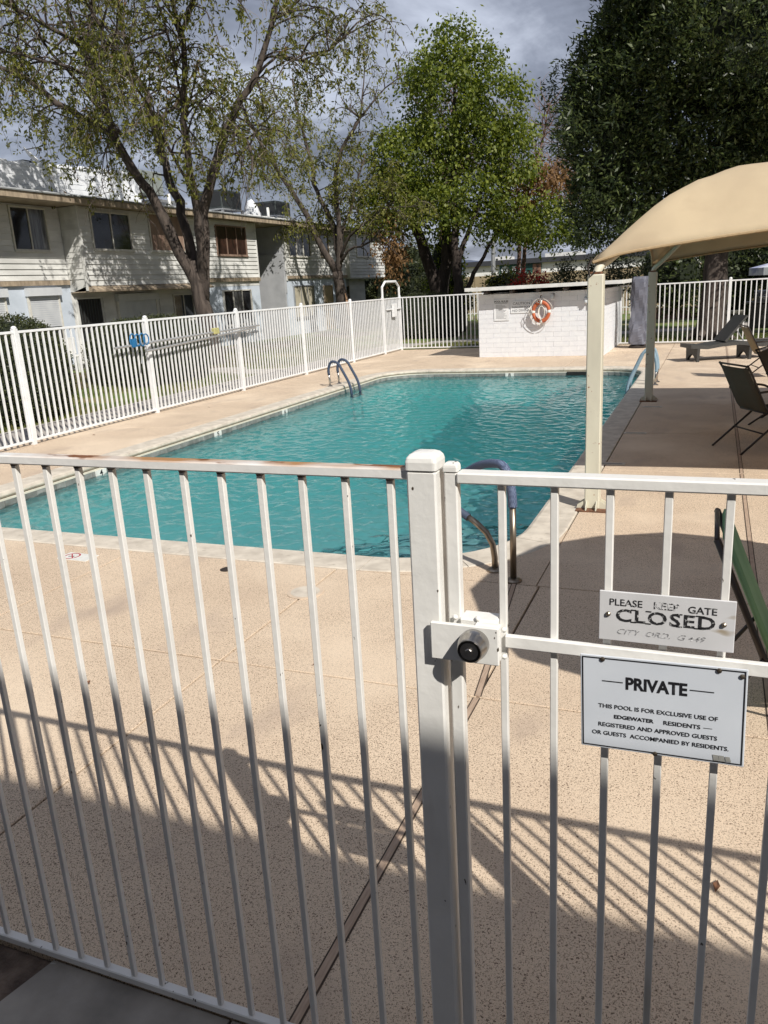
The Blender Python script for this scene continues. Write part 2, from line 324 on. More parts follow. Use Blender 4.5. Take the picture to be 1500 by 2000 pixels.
M_sunlit_sling = mat('sunlit_tan_sling', (0.30,0.22,0.11), (0.24,0.17,0.09), 90, 0.8, 0.2, 200)  # lighter version of the sling colour, with sunlight painted in
M_green = mat('green_sling', (0.22,0.40,0.21), (0.18,0.34,0.17), 3, 0.7, 0.15, 200)
M_greend = mat('dark_green_sling_edge', (0.06,0.13,0.07), None, 6, 0.7)
M_cover = mat('slate_blue_cover', (0.13,0.135,0.17), (0.10,0.105,0.135), 3, 0.6, 0.1, 10)
M_orange = mat('orange_ring_vinyl', (0.52,0.13,0.05), (0.42,0.10,0.04), 10, 0.5)
M_rope = mat('white_rope', (0.70,0.66,0.60), None, 60, 0.8)
M_sign = mat('white_sign_panel', (0.68,0.72,0.78), (0.60,0.64,0.70), 5, 0.3, detail=6)
overlay(M_sign, (0.42,0.43,0.42), 9, 0.66, 0.70, (1,1,0.7))
M_sign2 = mat('milky_plastic_sign', (0.72,0.72,0.74), (0.62,0.62,0.63), 9, 0.35, detail=6)
overlay(M_sign2, (0.40,0.34,0.26), 16, 0.66, 0.72, (0.5,1,1.2))
M_ink = mat('worn_black_ink', (0.02,0.02,0.022), None, 20, 0.6); overlay(M_ink, (0.62,0.62,0.62), 220, 0.60, 0.70)
M_inkw = mat('badly_worn_ink', (0.03,0.03,0.032), None, 20, 0.6); overlay(M_inkw, (0.64,0.64,0.65), 170, 0.47, 0.52)
M_inkg = mat('faint_grey_ink', (0.26,0.26,0.27), None, 20, 0.6); overlay(M_inkg, (0.64,0.64,0.65), 230, 0.52, 0.60)
M_knob = mat('brushed_nickel_knob', (0.42,0.40,0.38), None, 60, 0.28, metal=1.0)
M_keyway = mat('dark_knob_face', (0.07,0.065,0.06), None, 60, 0.25, metal=1.0)
M_alu = mat('aluminium_pole', (0.50,0.51,0.52), None, 12, 0.35, metal=0.5)
M_net = mat('blue_plastic', (0.02,0.16,0.36), None, 10, 0.5)
M_stuccob = mat('plain_white_stucco', (0.78,0.78,0.76), (0.72,0.72,0.70), 0.5, 0.8)  # the wall's own white
M_tanwall = mat('tan_block_wall', (0.34,0.27,0.17), (0.28,0.22,0.14), 1.5, 0.9)
M_roofd = mat('dark_parapet_band', (0.035,0.037,0.045), None, 1, 0.7)
M_banner = mat('green_banner', (0.01,0.085,0.06), (0.01,0.05,0.055), 0.6, 0.6)
M_banner2 = mat('pale_green_banner_strip', (0.20,0.42,0.30), None, 0.6, 0.6)
M_panel = mat('white_notice_panel', (0.80,0.82,0.84), None, 3, 0.5)
M_bwhite = mat('banner_white', (0.62,0.66,0.70), None, 3, 0.6)
M_bdark = mat('banner_photo_panel', (0.03,0.02,0.02), (0.32,0.17,0.11), 2.2, 0.6)
M_mount = mat('distant_mountain_rock', (0.085,0.105,0.16), (0.06,0.075,0.12), 0.01, 1.0)
M_pink = mat('pinkish_block', (0.36,0.22,0.17), (0.22,0.12,0.10), 2, 0.9)
M_bench = mat('concrete_bench', (0.36,0.34,0.28), None, 6, 0.9)
M_grillb = mat('black_grill', (0.015,0.015,0.016), None, 6, 0.4); M_grillg = mat('grey_grill_lid', (0.10,0.10,0.105), None, 6, 0.4)
M_umbw = mat('white_blue_parasol', (0.68,0.70,0.78), (0.35,0.38,0.55), 1.4, 0.8, lo=0.42, hi=0.5)
LM_olive = leafmat('olive_spring_leaves', [(0.045,0.058,0.012),(0.14,0.15,0.030),(0.24,0.235,0.055),(0.09,0.105,0.022)], 0.42)
LM_green = leafmat('fresh_green_leaves', [(0.045,0.070,0.014),(0.12,0.16,0.028),(0.25,0.28,0.05),(0.08,0.115,0.020)], 0.40)
LM_dark = leafmat('dark_glossy_leaves', [(0.014,0.024,0.010),(0.036,0.054,0.017),(0.105,0.13,0.042),(0.024,0.040,0.013)], 0.20, 0.40)  # the third, paler olive tone paints highlights onto some leaves
LM_hedge = leafmat('hedge_leaves', [(0.018,0.026,0.010),(0.05,0.062,0.022),(0.08,0.09,0.035)], 0.2)
LM_rustl = leafmat('dry_orange_leaves', [(0.18,0.10,0.045),(0.33,0.20,0.09),(0.13,0.075,0.04)], 0.3)
LM_red = leafmat('red_bracts', [(0.42,0.015,0.015),(0.5,0.04,0.03),(0.25,0.02,0.02),(0.5,0.12,0.10)], 0.3)
LM_greyg = leafmat('grey_green_leaves', [(0.05,0.06,0.035),(0.10,0.11,0.06),(0.07,0.08,0.045)], 0.25)
LM_grass = leafmat('grass_blades', [(0.07,0.10,0.02),(0.13,0.16,0.035),(0.20,0.17,0.07)], 0.4)
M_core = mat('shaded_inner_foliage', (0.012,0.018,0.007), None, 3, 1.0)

# ------------------------------------------------------------------ setting: ground
def sheet(name, x0, x1, y0, y1, z, m, nx=1, ny=1, zf=None):
    b = MB(); xs = np.linspace(x0,x1,nx+1); ys = np.linspace(y0,y1,ny+1)
    b.v = [(x,y,(zf(x,y) if zf else 0)+z) for y in ys for x in xs]
    b.f = [(j*(nx+1)+i, j*(nx+1)+i+1, (j+1)*(nx+1)+i+1, (j+1)*(nx+1)+i) for j in range(ny) for i in range(nx)]
    return tag(b.build(name, m, fix=False), kind='structure')
b = MB()   # one ground sheet with the pool's hole left in it
xs = [-1500,-9.6,6.5,1500]; ys = [-1500,1.3,24.6,1500]
for i in range(3):
    for j in range(3):
        if i == 1 and j == 1: continue
        k = len(b.v); b.v += [(xs[i],ys[j],-0.10),(xs[i+1],ys[j],-0.10),(xs[i+1],ys[j+1],-0.10),(xs[i],ys[j+1],-0.10)]; b.f.append((k,k+1,k+2,k+3))
tag(b.build('ground', M_ground, fix=False), kind='structure')
lawnz = lambda x, y: 0.25*min(1,max(0,(-x-11.6)/5.0))
tag(sheet('lawn', -16.95, -10.95, -6, 60, -0.045, M_grass, 30, 40, lawnz), kind='structure')
sheet('lawn', -10.95, 12, 24.6, 48, -0.045, M_grass, 1, 1)
sheet('lawn', -30, -16.95, 42.3, 60, 0.2, M_grass)
# dirt patches in the lawn by the house
b = MB()
for cx, cy_, rx, ry in ((-14.9,16.0,1.3,2.8),(-14.2,20.6,1.5,1.6),(-15.2,24.8,1.1,3.2),(-14.7,31.6,1.2,1.5)):
    k = len(b.v); n = 18
    for i in range(n):
        a = 2*math.pi*i/n; q = 1+0.18*math.sin(3*a+cx)+0.1*math.sin(5*a); x = cx+rx*q*math.cos(a); y = cy_+ry*q*math.sin(a)
        b.v.append((x, y, lawnz(x,y)-0.028))
    b.f.append(tuple(range(k,k+n)))
tag(b.build('dirt', M_dirt, fix=False), kind='structure')
# the walk outside the fence, in slabs
walk = empty('path', (-10.2,15,0), kind='structure')
for i, y in enumerate(np.arange(-4, 27.5, 1.5)):
    MB().box(-10.9,-9.62,y,y+1.485,-0.09,-0.018+0.002*(i%2)).build('slab', M_walk, walk)
for i, x in enumerate(np.arange(-9.6, 8, 1.5)):   # the walk turning away beyond the far fence
    y = 27.0+0.34*(x+9.6)*(1 if x < 0 else 1)
    MB().poly([(x,y),(x+1.485,y+0.5),(x+1.485,y+1.9),(x,y+1.4)], -0.09, -0.018+0.002*(i%2)).build('slab', M_walk, walk)
for i, x in enumerate(np.arange(-16.9, -10.95, 1.2)):   # spur to the house door
    z = lawnz(x+0.6,0); MB().box(x,x+1.185,18.2,19.4,-0.09,z-0.012).build('slab', M_walk, walk)
# outside landing by the gate
land = empty('pavement', (-1,0,0), kind='structure')
MB().box(-1.15,0.9,-2.3,1.428,-0.12,-0.001).build('slab', M_landing, land)
MB().poly([(-2.0,0.6),(-1.16,0.35),(-1.16,1.428),(-1.80,1.428)],-0.12,-0.003).build('slab', M_landing, land)
tag(MB().box(-9.6,-1.2,-2.3,1.428,-0.12,-0.015).build('dirt', M_dirt), kind='structure')
tag(MB().box(0.91,6.5,-2.3,1.428,-0.12,-0.015).build('dirt', M_dirt), kind='structure')

# ------------------------------------------------------------------ setting: pool
XI0,XI1,YI0,YI1,RI = -7.24,-1.34,5.24,18.20,0.95
def rrect(x0,x1,y0,y1,r_,n=10):
    P = []
    for cx,cy_,a0 in ((x1-r_,y0+r_,-90),(x1-r_,y1-r_,0),(x0+r_,y1-r_,90),(x0+r_,y0+r_,180)):
        for i in range(n+1):
            a = R(a0+90*i/n); P.append((cx+r_*math.cos(a), cy_+r_*math.sin(a)))
    return P
inner = rrect(XI0,XI1,YI0,YI1,RI)
def offs(k): return rrect(XI0-k,XI1+k,YI0-k,YI1+k,RI+k)
outer = offs(0.33)
M_edge = mat('dark_blue_edge_tile', (0.03,0.10,0.14), None, 10, 0.4)
pool = empty('swimming_pool', (-4.1,11.5,0), kind='structure')
def floorz(y): return -(1.05+ (0 if y < 8 else min(1.25,(y-8)*0.16)))
b = MB(); wall = offs(-0.0); n = len(wall)
for p in wall: b.v.append((p[0],p[1],-0.098))
for p in wall: b.v.append((p[0],p[1],floorz(p[1])+0.15))
w2 = offs(-0.18)
for p in w2: b.v.append((p[0],p[1],floorz(p[1])))
for kk in range(2):
    for i in range(n): b.f.append((kk*n+i, kk*n+(i+1)%n, (kk+1)*n+(i+1)%n, (kk+1)*n+i))
# floor in strips between the two long sides
left = [p for p in w2 if p[0] < -4.1]; right = [p for p in w2 if p[0] >= -4.1]
left.sort(key=lambda p: p[1]); right.sort(key=lambda p: p[1])
k = len(b.v); m_ = len(left)
for p,q in zip(left,right): b.v += [(p[0],p[1],floorz(p[1])),(q[0],q[1],floorz(q[1]))]
for i in range(m_-1): b.f.append((k+2*i,k+2*i+1,k+2*i+3,k+2*i+2))
shell = b.build('basin', M_plaster, pool)
for i,(rr,z) in enumerate(((1.5,-0.45),(1.1,-0.68),(0.0,0))[:2]):
    pts = []
for i,(rr,z0) in enumerate(((2.1,-0.86),(1.65,-0.64),(1.2,-0.42))):   # corner steps by the grab rail
    cx,cy_ = XI1-0.02, YI0+0.02
    pts = [(cx-0.25,cy_+0.25)]+[(cx+rr*math.cos(a),cy_+rr*math.sin(a)) for a in np.linspace(R(91),R(179),14)]
    st = MB().poly(pts, -1.2, z0).build('step', M_plaster, pool)
    MB().tube([(p[0],p[1],z0+0.004) for p in pts[1:]],0.028,6).build('step_edge_tile', M_edge, pool)
# coping, in pieces between its joints
def ringpiece(seg_in, seg_out, z0, z1, bull=True):
    b = MB(); n = len(seg_in)
    prof = [(1,z0),(1,z1-0.006),(0.97,z1),(0.12,z1),(0.03,z1-0.012),(0.0,z1-0.035),(0.0,z0+0.02),(0.06,z0)]
    for t,z in prof:
        for p,q in zip(seg_in,seg_out): b.v.append((p[0]+(q[0]-p[0])*t, p[1]+(q[1]-p[1])*t, z))
    m = len(prof)
    for j in range(m):
        for i in range(n-1):
            a = j*n+i; c = ((j+1)%m)*n+i; b.f.append((a,a+1,c+1,c))
    b.f.append(tuple(j*n for j in range(m))); b.f.append(tuple(j*n+n-1 for j in range(m-1,-1,-1)))
    return b
def densify(P, step=0.45):
    Q = []
    for i in range(len(P)):
        a = Vector(P[i]); c = Vector(P[(i+1)%len(P)]); k = max(1,int((c-a).length/step))
        for j in range(k): Q.append(tuple(a+(c-a)*j/k))
    return Q
# densify the two rings in step with each other
Pi, Po = [], []
for i in range(len(inner)):
    a,c = Vector(inner[i]),Vector(inner[(i+1)%len(inner)]); A,C_ = Vector(outer[i]),Vector(outer[(i+1)%len(outer)]); k = max(1,round((c-a).length/0.42))
    for j in range(k): Pi.append(a+(c-a)*j/k); Po.append(A+(C_-A)*j/k)
nn = len(Pi); stepn = 4; i = 0
while i < nn:
    j = min(i+stepn, nn); si = [Pi[q%nn] for q in range(i,j+1)]; so = [Po[q%nn] for q in range(i,j+1)]
    g = 0.006; d0 = (si[1]-si[0]).normalized()*g/2; d1 = (si[-1]-si[-2]).normalized()*g/2
    si[0] = si[0]+d0; so[0] = so[0]+d0; si[-1] = si[-1]-d1; so[-1] = so[-1]-d1
    ringpiece(si, so, -0.064, 0.004).build('coping_stone', M_cop, pool)
    i = j
# white lip and tile band below it
lipi = offs(-0.012); lipo = offs(0.04)
b = MB(); n = len(lipi)
for z in (-0.093,-0.075):
    for p in lipi: b.v.append((p[0],p[1],z))
for i in range(n): b.f.append((i,(i+1)%n,n+(i+1)%n,n+i))
k = len(b.v)
for p in lipo: b.v.append((p[0],p[1],-0.075))
for i in range(n): b.f.append((n+i,n+(i+1)%n,k+(i+1)%n,k+i))
b.build('cream_lip', M_copface, pool)
b = MB(); gi = offs(0.03); n = len(gi)
for z in (-0.08,-0.03):
    for p in gi: b.v.append((p[0],p[1],z))
for i in range(n): b.f.append((i,(i+1)%n,n+(i+1)%n,n+i))
b.build('shadow_gap', M_conc, pool)
# waterline tiles
per = [Vector(p) for p in offs(-0.006)]; acc = []
tm = {}
def tile_at(p, dirv, wd, m=None, nm='tile', zt=-0.096, zb=-0.225):
    key = (round(wd,2), m)
    if key not in tm: tm[key] = MB().box(-wd/2,wd/2,-0.006,0.006,zb,zt).mesh('tile', m or M_tile)
    return link(nm, tm[key], pool, (p[0]+4.1, p[1]-11.5, 0), (0,0,math.atan2(dirv.y,dirv.x)))
pts = per+[per[0]]; total = sum((pts[i+1]-pts[i]).length for i in range(len(pts)-1)); tn = int(total/0.155); stp = total/tn
marks = {(-6.92,5.95):'3',(-6.92,8.15):'4',(-6.92,10.45):'5',(-6.92,12.6):'6'}
seg = 0; dist0 = 0.0
for t in range(tn):
    s = (t+0.5)*stp
    while seg < len(pts)-2 and dist0+(pts[seg+1]-pts[seg]).length < s: dist0 += (pts[seg+1]-pts[seg]).length; seg += 1
    dv_ = (pts[seg+1]-pts[seg]); p = pts[seg]+dv_.normalized()*(s-dist0)
    tile_at(p, dv_, 0.149)
def marker(x, y, ang, s):
    o = link('depth_marker', MB().box(-0.10,0.10,-0.004,0.004,-0.215,-0.088).mesh('depth_marker', M_wtile), pool, (x+4.1,y-11.5,0), (0,0,ang))
    text(s, o, M_black, -0.028, 0.028, -0.128, 0.075, -0.0065, 'numeral', bold=0.02)
for y,s in ((5.72,'3'),(7.85,'4'),(10.55,'5'),(12.75,'6')): marker(XI0+0.017, y, R(90), s)
marker(-4.31, YI1-0.017, 0, '8')
MB().box(-3.0,-2.45,YI1-0.03,YI1-0.016,-0.15,-0.075).build('skimmer_opening_shade', M_door, pool)  # black slab standing in for the shade inside the skimmer mouth
# water surface with real ripples
WZ = -0.155
nx, ny = 300, 660
gx = np.linspace(XI0+0.0,XI1-0.0,nx); gy = np.linspace(YI0+0.0,YI1-0.0,ny); X,Y = np.meshgrid(gx,gy)
Z = np.zeros_like(X); wr = np.random.default_rng(3)
for i in range(110):
    lam = np.exp(wr.uniform(np.log(0.055),np.log(0.38))); a = wr.uniform(0,2*np.pi); ph = wr.uniform(0,2*np.pi)
    amp = 0.00070*(lam/0.2)**0.90; Z += amp*np.sin((np.cos(a)*X+np.sin(a)*Y)*2*np.pi/lam+ph)
Z *= 0.7+0.6*np.clip((12-Y)/7,0,1)
b = MB(); V = np.stack([X,Y,Z+WZ],-1).reshape(-1,3)
def inside(x,y):
    dx = max(XI0+RI-x, 0, x-(XI1-RI)); dy = max(YI0+RI-y, 0, y-(YI1-RI)); return dx*dx+dy*dy <= (RI+0.03)**2
Vi = [inside(p[0],p[1]) for p in V]
b.v = [tuple(p) for p in V]; b.f = []
for j in range(ny-1):
    for i in range(nx-1):
        a = j*nx+i; q = (a,a+1,a+nx+1,a+nx)
        if all(Vi[t] for t in q): b.f.append(q)
M_water = bpy.data.materials.new('clear_pool_water'); M_water.use_nodes = True
_n = M_water.node_tree.nodes; _l = M_water.node_tree.links; _n.remove(_n['Principled BSDF'])
gl = _n.new('ShaderNodeBsdfGlass'); gl.inputs['IOR'].default_value = 1.33; gl.inputs['Roughness'].default_value = 0.0; gl.inputs['Color'].default_value = (0.98,1,1,1)
tr = _n.new('ShaderNodeBsdfTransparent'); tr.inputs[0].default_value = (0.95,0.99,0.99,1)
mx_ = _n.new('ShaderNodeMixShader'); mx_.inputs[0].default_value = WATERMIX = 0.27
_l.new(gl.outputs[0], mx_.inputs[1]); _l.new(tr.outputs[0], mx_.inputs[2]); _l.new(mx_.outputs[0], _n['Material Output'].inputs[0])
va = _n.new('ShaderNodeVolumeAbsorption'); va.inputs[0].default_value = (0.10,0.86,0.86,1); va.inputs[1].default_value = 0.25
_l.new(va.outputs[0], _n['Material Output'].inputs['Volume'])
water = b.build('pool_water', M_water, smooth=True, fix=False); tag(water, kind='structure')
CAUST = True
if CAUST:
    water.cycles.is_caustics_caster = True; sun_d.cycles.is_caustics_light = True; shell.cycles.is_caustics_receiver = True
    for o in pool.children:
        if o.name.startswith('step'): o.cycles.is_caustics_receiver = True

# ------------------------------------------------------------------ setting: pool deck in slabs
deck = empty('pool_deck', (0,3,0), kind='structure')
OX0,OX1,OY0,OY1,RO = XI0-0.335,XI1+0.335,YI0-0.335,YI1+0.335,RI+0.335
G = 0.0065
def slab(x0,x1,y0,y1,m=None):
    MB().bbox(x0+G,x1-G,y0+G,y1-G,-0.09,rng.uniform(-0.0008,0.0008),0.004).build('slab', m or M_deck, deck)
xj = [-9.55,-7.9,-6.12,-4.30,-2.46,-0.98,0.33,2.2,4.1,6.4]
for a,c in zip(xj[:-1],xj[1:]):
    slab(a,c,1.428,3.37)
    slab(a,c,3.37,OY0)
def corner(cx, cy_, sx, sy):   # slab piece outside the rounded coping corner
    arc = [(cx-sx*RO+sx*RO*math.cos(a), cy_-sy*RO+sy*RO*math.sin(a)) for a in np.linspace(0,math.pi/2,10)]
    P = [(cx,cy_)]+(arc[::-1] if sx*sy > 0 else arc[::-1]); MB().poly(P,-0.09,0.0).build('slab', M_deck, deck)
corner(OX1,OY0,1,-1); corner(OX1,OY1,1,1); corner(OX0,OY1,-1,1); corner(OX0,OY0,-1,-1)
yr = [OY0,6.15,8.35,10.45,12.86,15.3,OY1]
for a,c in zip(yr[:-1],yr[1:]):
    slab(OX1,0.33,a,c); slab(0.33,2.2,a,c); slab(2.2,6.4,a,c)
yl = [OY0,7.4,10.3,13.2,16.0,OY1]
for a,c in zip(yl[:-1],yl[1:]): slab(-9.55,OX0,a,c)
xf = [-9.55,-7.26,-5.2,-3.1,-1.0,0.33,2.2,4.1,6.4]
for a,c in zip(xf[:-1],xf[1:]): slab(a,c,OY1,21.1); slab(a,c,21.1,24.5)
# dark filler seen in the joints
b = MB()
b.poly([(-9.55,1.43),(6.4,1.43),(6.4,OY0),(-9.55,OY0)],-0.12,-0.022); b.poly([(OX1,OY0),(6.4,OY0),(6.4,24.5),(OX1,24.5)],-0.12,-0.022)
b.poly([(-9.55,OY0),(OX0,OY0),(OX0,24.5),(-9.55,24.5)],-0.12,-0.022); b.poly([(OX0,OY1),(OX1,OY1),(OX1,24.5),(OX0,24.5)],-0.12,-0.022)
b.build('joint_filler', M_joint, deck)
def strip(x, y0, y1, dx=0.0):
    MB().poly([(x-0.013,y0),(x+0.013,y0),(x+dx+0.013,y1),(x+dx-0.013,y1)],-0.02,0.0028).build('wood_strip', M_strip, deck)
    for s in (-1,1): MB().poly([(x+s*0.016-0.003,y0),(x+s*0.016+0.003,y0),(x+dx+s*0.016+0.003,y1),(x+dx+s*0.016-0.003,y1)],-0.02,0.0018).build('joint_line', M_joint, deck)
strip(-0.98,1.435,3.36); strip(-0.98,3.38,OY0,-0.17)
for y0,y1 in ((3.38,OY0),(OY0,8.34),(8.36,12.85),(12.87,OY1),(OY1,24.4)): strip(0.33,y0+0.005,y1-0.005)
# lids and labels let into the deck
def disc(x,y,r_,m,label,nm='drain_lid'):
    o = link(nm, MB().lathe([(r_,0.0),(r_,0.005),(r_*0.93,0.006)],28).mesh('lid', m), deck, (x,y-3,0)); o['label'] = label; o = o if True else MB().lathe([(r_,0.0),(r_,0.005),(r_*0.93,0.006)],28,c=(x,y,0)).build('lid', m, o)
    MB().lathe([(r_*0.80,0.0055),(r_*0.80,0.0072),(r_*0.74,0.0072)],28,c=(x,y,0)).build('inner_ring', M_cop, o); return o
M_lid = mat('sandy_plastic_lid', (0.62,0.50,0.38), None, 12, 0.7)
disc(-2.47,4.42,0.125,M_lid,'round sand-coloured skimmer lid in the deck in front of the pool')
MB().lathe([(0.045,-0.002),(0.05,0.004),(0.03,0.012)],16,c=(-3.27,4.69,0)).build('drain_cap', M_darkwood, deck)['label'] = 'small dark round cap on the deck by the near pool edge'
t = empty('no_diving_tile',(-4.66,4.66,0),'white deck tile with a red crossed-out circle by the near pool edge','tile',rz=R(-2))
link('tile', MB().box(-0.15,0.15,-0.075,0.075,0.0,0.006).mesh('tile', M_wtile), t)
b = MB()
for i in range(24):
    a0,a1 = 2*math.pi*i/24,2*math.pi*(i+1)/24
    b.add([(0.055*math.cos(a0)-0.06,0.055*math.sin(a0),0.0068),(0.068*math.cos(a0)-0.06,0.068*math.sin(a0),0.0068),(0.068*math.cos(a1)-0.06,0.068*math.sin(a1),0.0068),(0.055*math.cos(a1)-0.06,0.055*math.sin(a1),0.0068)],[(0,1,2,3)])
b.add([(-0.105,0.038,0.0069),(-0.098,0.045,0.0069),(-0.015,-0.038,0.0069),(-0.022,-0.045,0.0069)],[(0,3,2,1)])
link('no_diving_symbol', b.mesh('no_diving_symbol', M_red), t)
link('diver_figure', MB().add([(-0.09,-0.02,0.0067),(-0.03,-0.012,0.0067),(-0.035,0.004,0.0067),(-0.085,-0.008,0.0067)],[(0,1,2,3)]).mesh('diver_figure', M_black), t)
for x,y,l in ((-1.06+0.12,8.62,'small grey depth tile on the deck by the pool, nearest the cream post'),(-0.86,10.43,'small white depth tile on the deck halfway along the pool'),(-0.80,12.6,'small grey depth tile on the deck by the far cream post')):
    t = empty('deck_marker',(x,y,0),l,'tile','depth tiles along the right pool edge'); link('tile', MB().box(-0.14,0.14,-0.06,0.06,0,0.006).mesh('tile', M_cop), t)
    link('lettering', MB().box(-0.11,0.11,-0.012,0.006,0.005,0.0072).mesh('lettering', M_black), t)

# ------------------------------------------------------------------ near fence and gate
FY = 1.436; ZT0, ZT1 = 1.585, 1.607
nf = empty('iron_fence', (-2.2,FY,0), 'white painted iron fence in the foreground with rust along its top rail', 'fence')
xs_ = [-0.586-0.1003*i for i in range(38)]
MB().bbox(-4.6,-0.541,FY-0.018,FY+0.018,ZT0,ZT1,0.003).build('top_rail', M_rust, nf)
MB().bbox(-4.6,-0.541,FY-0.014,FY+0.014,0.012,0.037,0.003).build('bottom_rail', M_near, nf)
pick = MB().bbox(-0.0072,0.0072,-0.0072,0.0072,0.037,ZT0,0.0015).mesh('picket', M_near)
M_weld = mat('dark_weld_rust', (0.09,0.06,0.045), (0.30,0.27,0.24), 60, 0.8)
weld = MB().lathe([(0.0085,-0.004),(0.0095,0.0),(0.0085,0.003)],9,c=(0,0,ZT0-0.002)).mesh('weld_bead', M_weld, True)
for x in xs_:
    link('picket', pick, nf, (x+2.2,0,0), (0,0,R(rng.normal(0,0.4)))); link('weld_bead', weld, nf, (x+2.2,-0.002,0))
post = empty('gate_post', (-0.50,FY,0), 'thick white square steel post with a domed cap between fence and gate', 'post')
MB().bbox(-0.541,-0.480,FY-0.030,FY+0.030,-0.1,1.606,0.004).build('shaft', M_near, post)
def capmesh(x0,x1,y0,y1,z0,h,m,parent):
    b = MB(); cx,cy_ = (x0+x1)/2,(y0+y1)/2; hw,hh = (x1-x0)/2,(y1-y0)/2
    rows = [(1.04,0),(1.04,0.45),(0.97,0.68),(0.80,0.86),(0.55,0.96),(0.25,1.0)]; n = 24
    for s,t in rows:
        for i in range(n):
            a = 2*math.pi*i/n; c,sn = math.cos(a),math.sin(a); p = 0.22
            b.v.append((cx+hw*s*math.copysign(abs(c)**p,c), cy_+hh*s*math.copysign(abs(sn)**p,sn), z0+h*t))
    for j in range(len(rows)-1):
        for i in range(n): b.f.append((j*n+i,j*n+(i+1)%n,(j+1)*n+(i+1)%n,(j+1)*n+i))
    b.f.append(tuple(range((len(rows)-1)*n,len(rows)*n))); b.f.append(tuple(range(n-1,-1,-1)))
    return b.build('cap', m, parent)
capmesh(-0.542,-0.479,FY-0.031,FY+0.031,1.608,0.034,M_near,post)
gate = empty('pool_gate', (0.1,FY,0), 'white iron gate on the right with two signs and a round knob', 'gate')
GX0 = -0.470
MB().bbox(GX0,GX0+0.027,FY-0.0125,FY+0.0125,0.02,1.602,0.003).build('stile', M_near, gate)
capmesh(GX0-0.001,GX0+0.028,FY-0.0135,FY+0.0135,1.6035,0.018,M_near,gate)
MB().bbox(0.371,0.398,FY-0.0125,FY+0.0125,0.02,1.602,0.003).build('stile', M_near, gate)
MB().bbox(GX0+0.027,0.370,FY-0.018,FY+0.018,1.581,1.603,0.003).build('top_rail', M_near, gate)
MB().bbox(-0.352,0.370,FY-0.021,FY-0.0080,1.250,1.276,0.002).build('middle_rail', M_near, gate)
MB().bbox(GX0+0.027,0.370,FY-0.012,FY+0.012,0.055,0.080,0.003).build('bottom_rail', M_near, gate)
pg = MB().bbox(-0.0072,0.0072,-0.0072,0.0072,0.080,1.581,0.0015).mesh('picket', M_near)
for i in range(8):
    x = -0.358+0.1003*i
    if x < 0.36: link('picket', pg, gate, (x-0.1,0,0), (0,0,R(rng.normal(0,0.5))))
post2 = empty('gate_post', (0.44,FY,0), 'white hinge post of the gate, just outside the right edge of the picture', 'post')
MB().bbox(0.405,0.466,FY-0.030,FY+0.030,-0.1,1.606,0.004).build('shaft', M_near, post2); capmesh(0.404,0.467,FY-0.031,FY+0.031,1.608,0.034,M_near,post2)
nf2 = empty('iron_fence', (2.5,FY,0), 'white iron fence continuing right of the gate, outside the picture', 'fence')
MB().bbox(0.4665,4.6,FY-0.018,FY+0.018,ZT0,ZT1,0.003).build('top_rail', M_near, nf2); MB().bbox(0.4665,4.6,FY-0.014,FY+0.014,0.012,0.037,0.003).build('bottom_rail', M_near, nf2)
for i in range(40): link('picket', pick, nf2, (0.53+0.1003*i-2.5,0,0))
# welded lock box, strike plate and knob
lb = MB().bbox(-0.444,-0.366,FY-0.024,FY+0.02,1.226,1.306,0.004).bbox(-0.497,-0.357,FY-0.050,FY-0.0405,1.222,1.302,0.002).bbox(-0.408,-0.357,FY-0.040,FY-0.024,1.226,1.303,0.003).build('lock_box', M_near, gate)
kx,kz = -0.405,1.267
kn = MB().lathe([(0.030,0),(0.0305,-0.010),(0.030,-0.018),(0.025,-0.037),(0.0235,-0.040)],36,'y',(kx,FY-0.0505,kz)).build('knob', M_knob, gate, smooth=False); auto(kn,30)
MB().lathe([(0.0230,-0.0395),(0.0225,-0.0415),(0.010,-0.0375),(0.009,-0.038)],30,'y',(kx,FY-0.0505,kz)).build('knob_face', M_keyway, kn)
MB().lathe([(0.0070,-0.037),(0.0070,-0.0435),(0.0060,-0.0445)],20,'y',(kx,FY-0.0505,kz)).build('keyhole', M_knob, kn)
# rod seen behind the stile with small hinges: weld blobs on the rail ends
wb = MB()
for (x,z) in ((-0.352,1.29),(-0.352,1.232),(-0.405,1.308),(-0.452,1.306)):
    wb.lathe([(0.001,-0.005),(0.005,-0.003),(0.006,0),(0.005,0.003),(0.001,0.005)],8,'y',(x,FY-0.024,z))
wb.build('weld_bead', M_near, gate, smooth=True)

# PRIVATE sign
s1 = empty('private_sign', (-0.055,FY-0.036,1.17), 'white PRIVATE pool sign with a black border on the gate', 'sign')
s1.rotation_euler = (0,R(-1.2)*-1*-1,0)
link('panel', MB().bbox(-0.145,0.145,-0.0015,0.0015,-0.0975,0.0975,0.001).mesh('panel', M_sign), s1)
yy = -0.0022
bd = MB()
for a in ((-0.142,0.142,0.0915,0.094),(-0.142,0.142,-0.094,-0.0915),(-0.142,-0.1395,-0.0915,0.0915),(0.1395,0.142,-0.0915,0.0915)): bd.add([(a[0],yy,a[2]),(a[1],yy,a[2]),(a[1],yy,a[3]),(a[0],yy,a[3])],[(0,1,2,3)])
for a in ((-0.105,-0.067,0.0455,0.0475),(0.050,0.091,0.0455,0.0475),(0.075,0.090,-0.0275,-0.0265)): bd.add([(a[0],yy,a[2]),(a[1],yy,a[2]),(a[1],yy,a[3]),(a[0],yy,a[3])],[(0,1,2,3)])
link('border', bd.mesh('border', M_black, fix=False), s1)
text('PRIVATE', s1, M_black, -0.062, 0.046, 0.0460, 0.026, yy, bold=0.035)
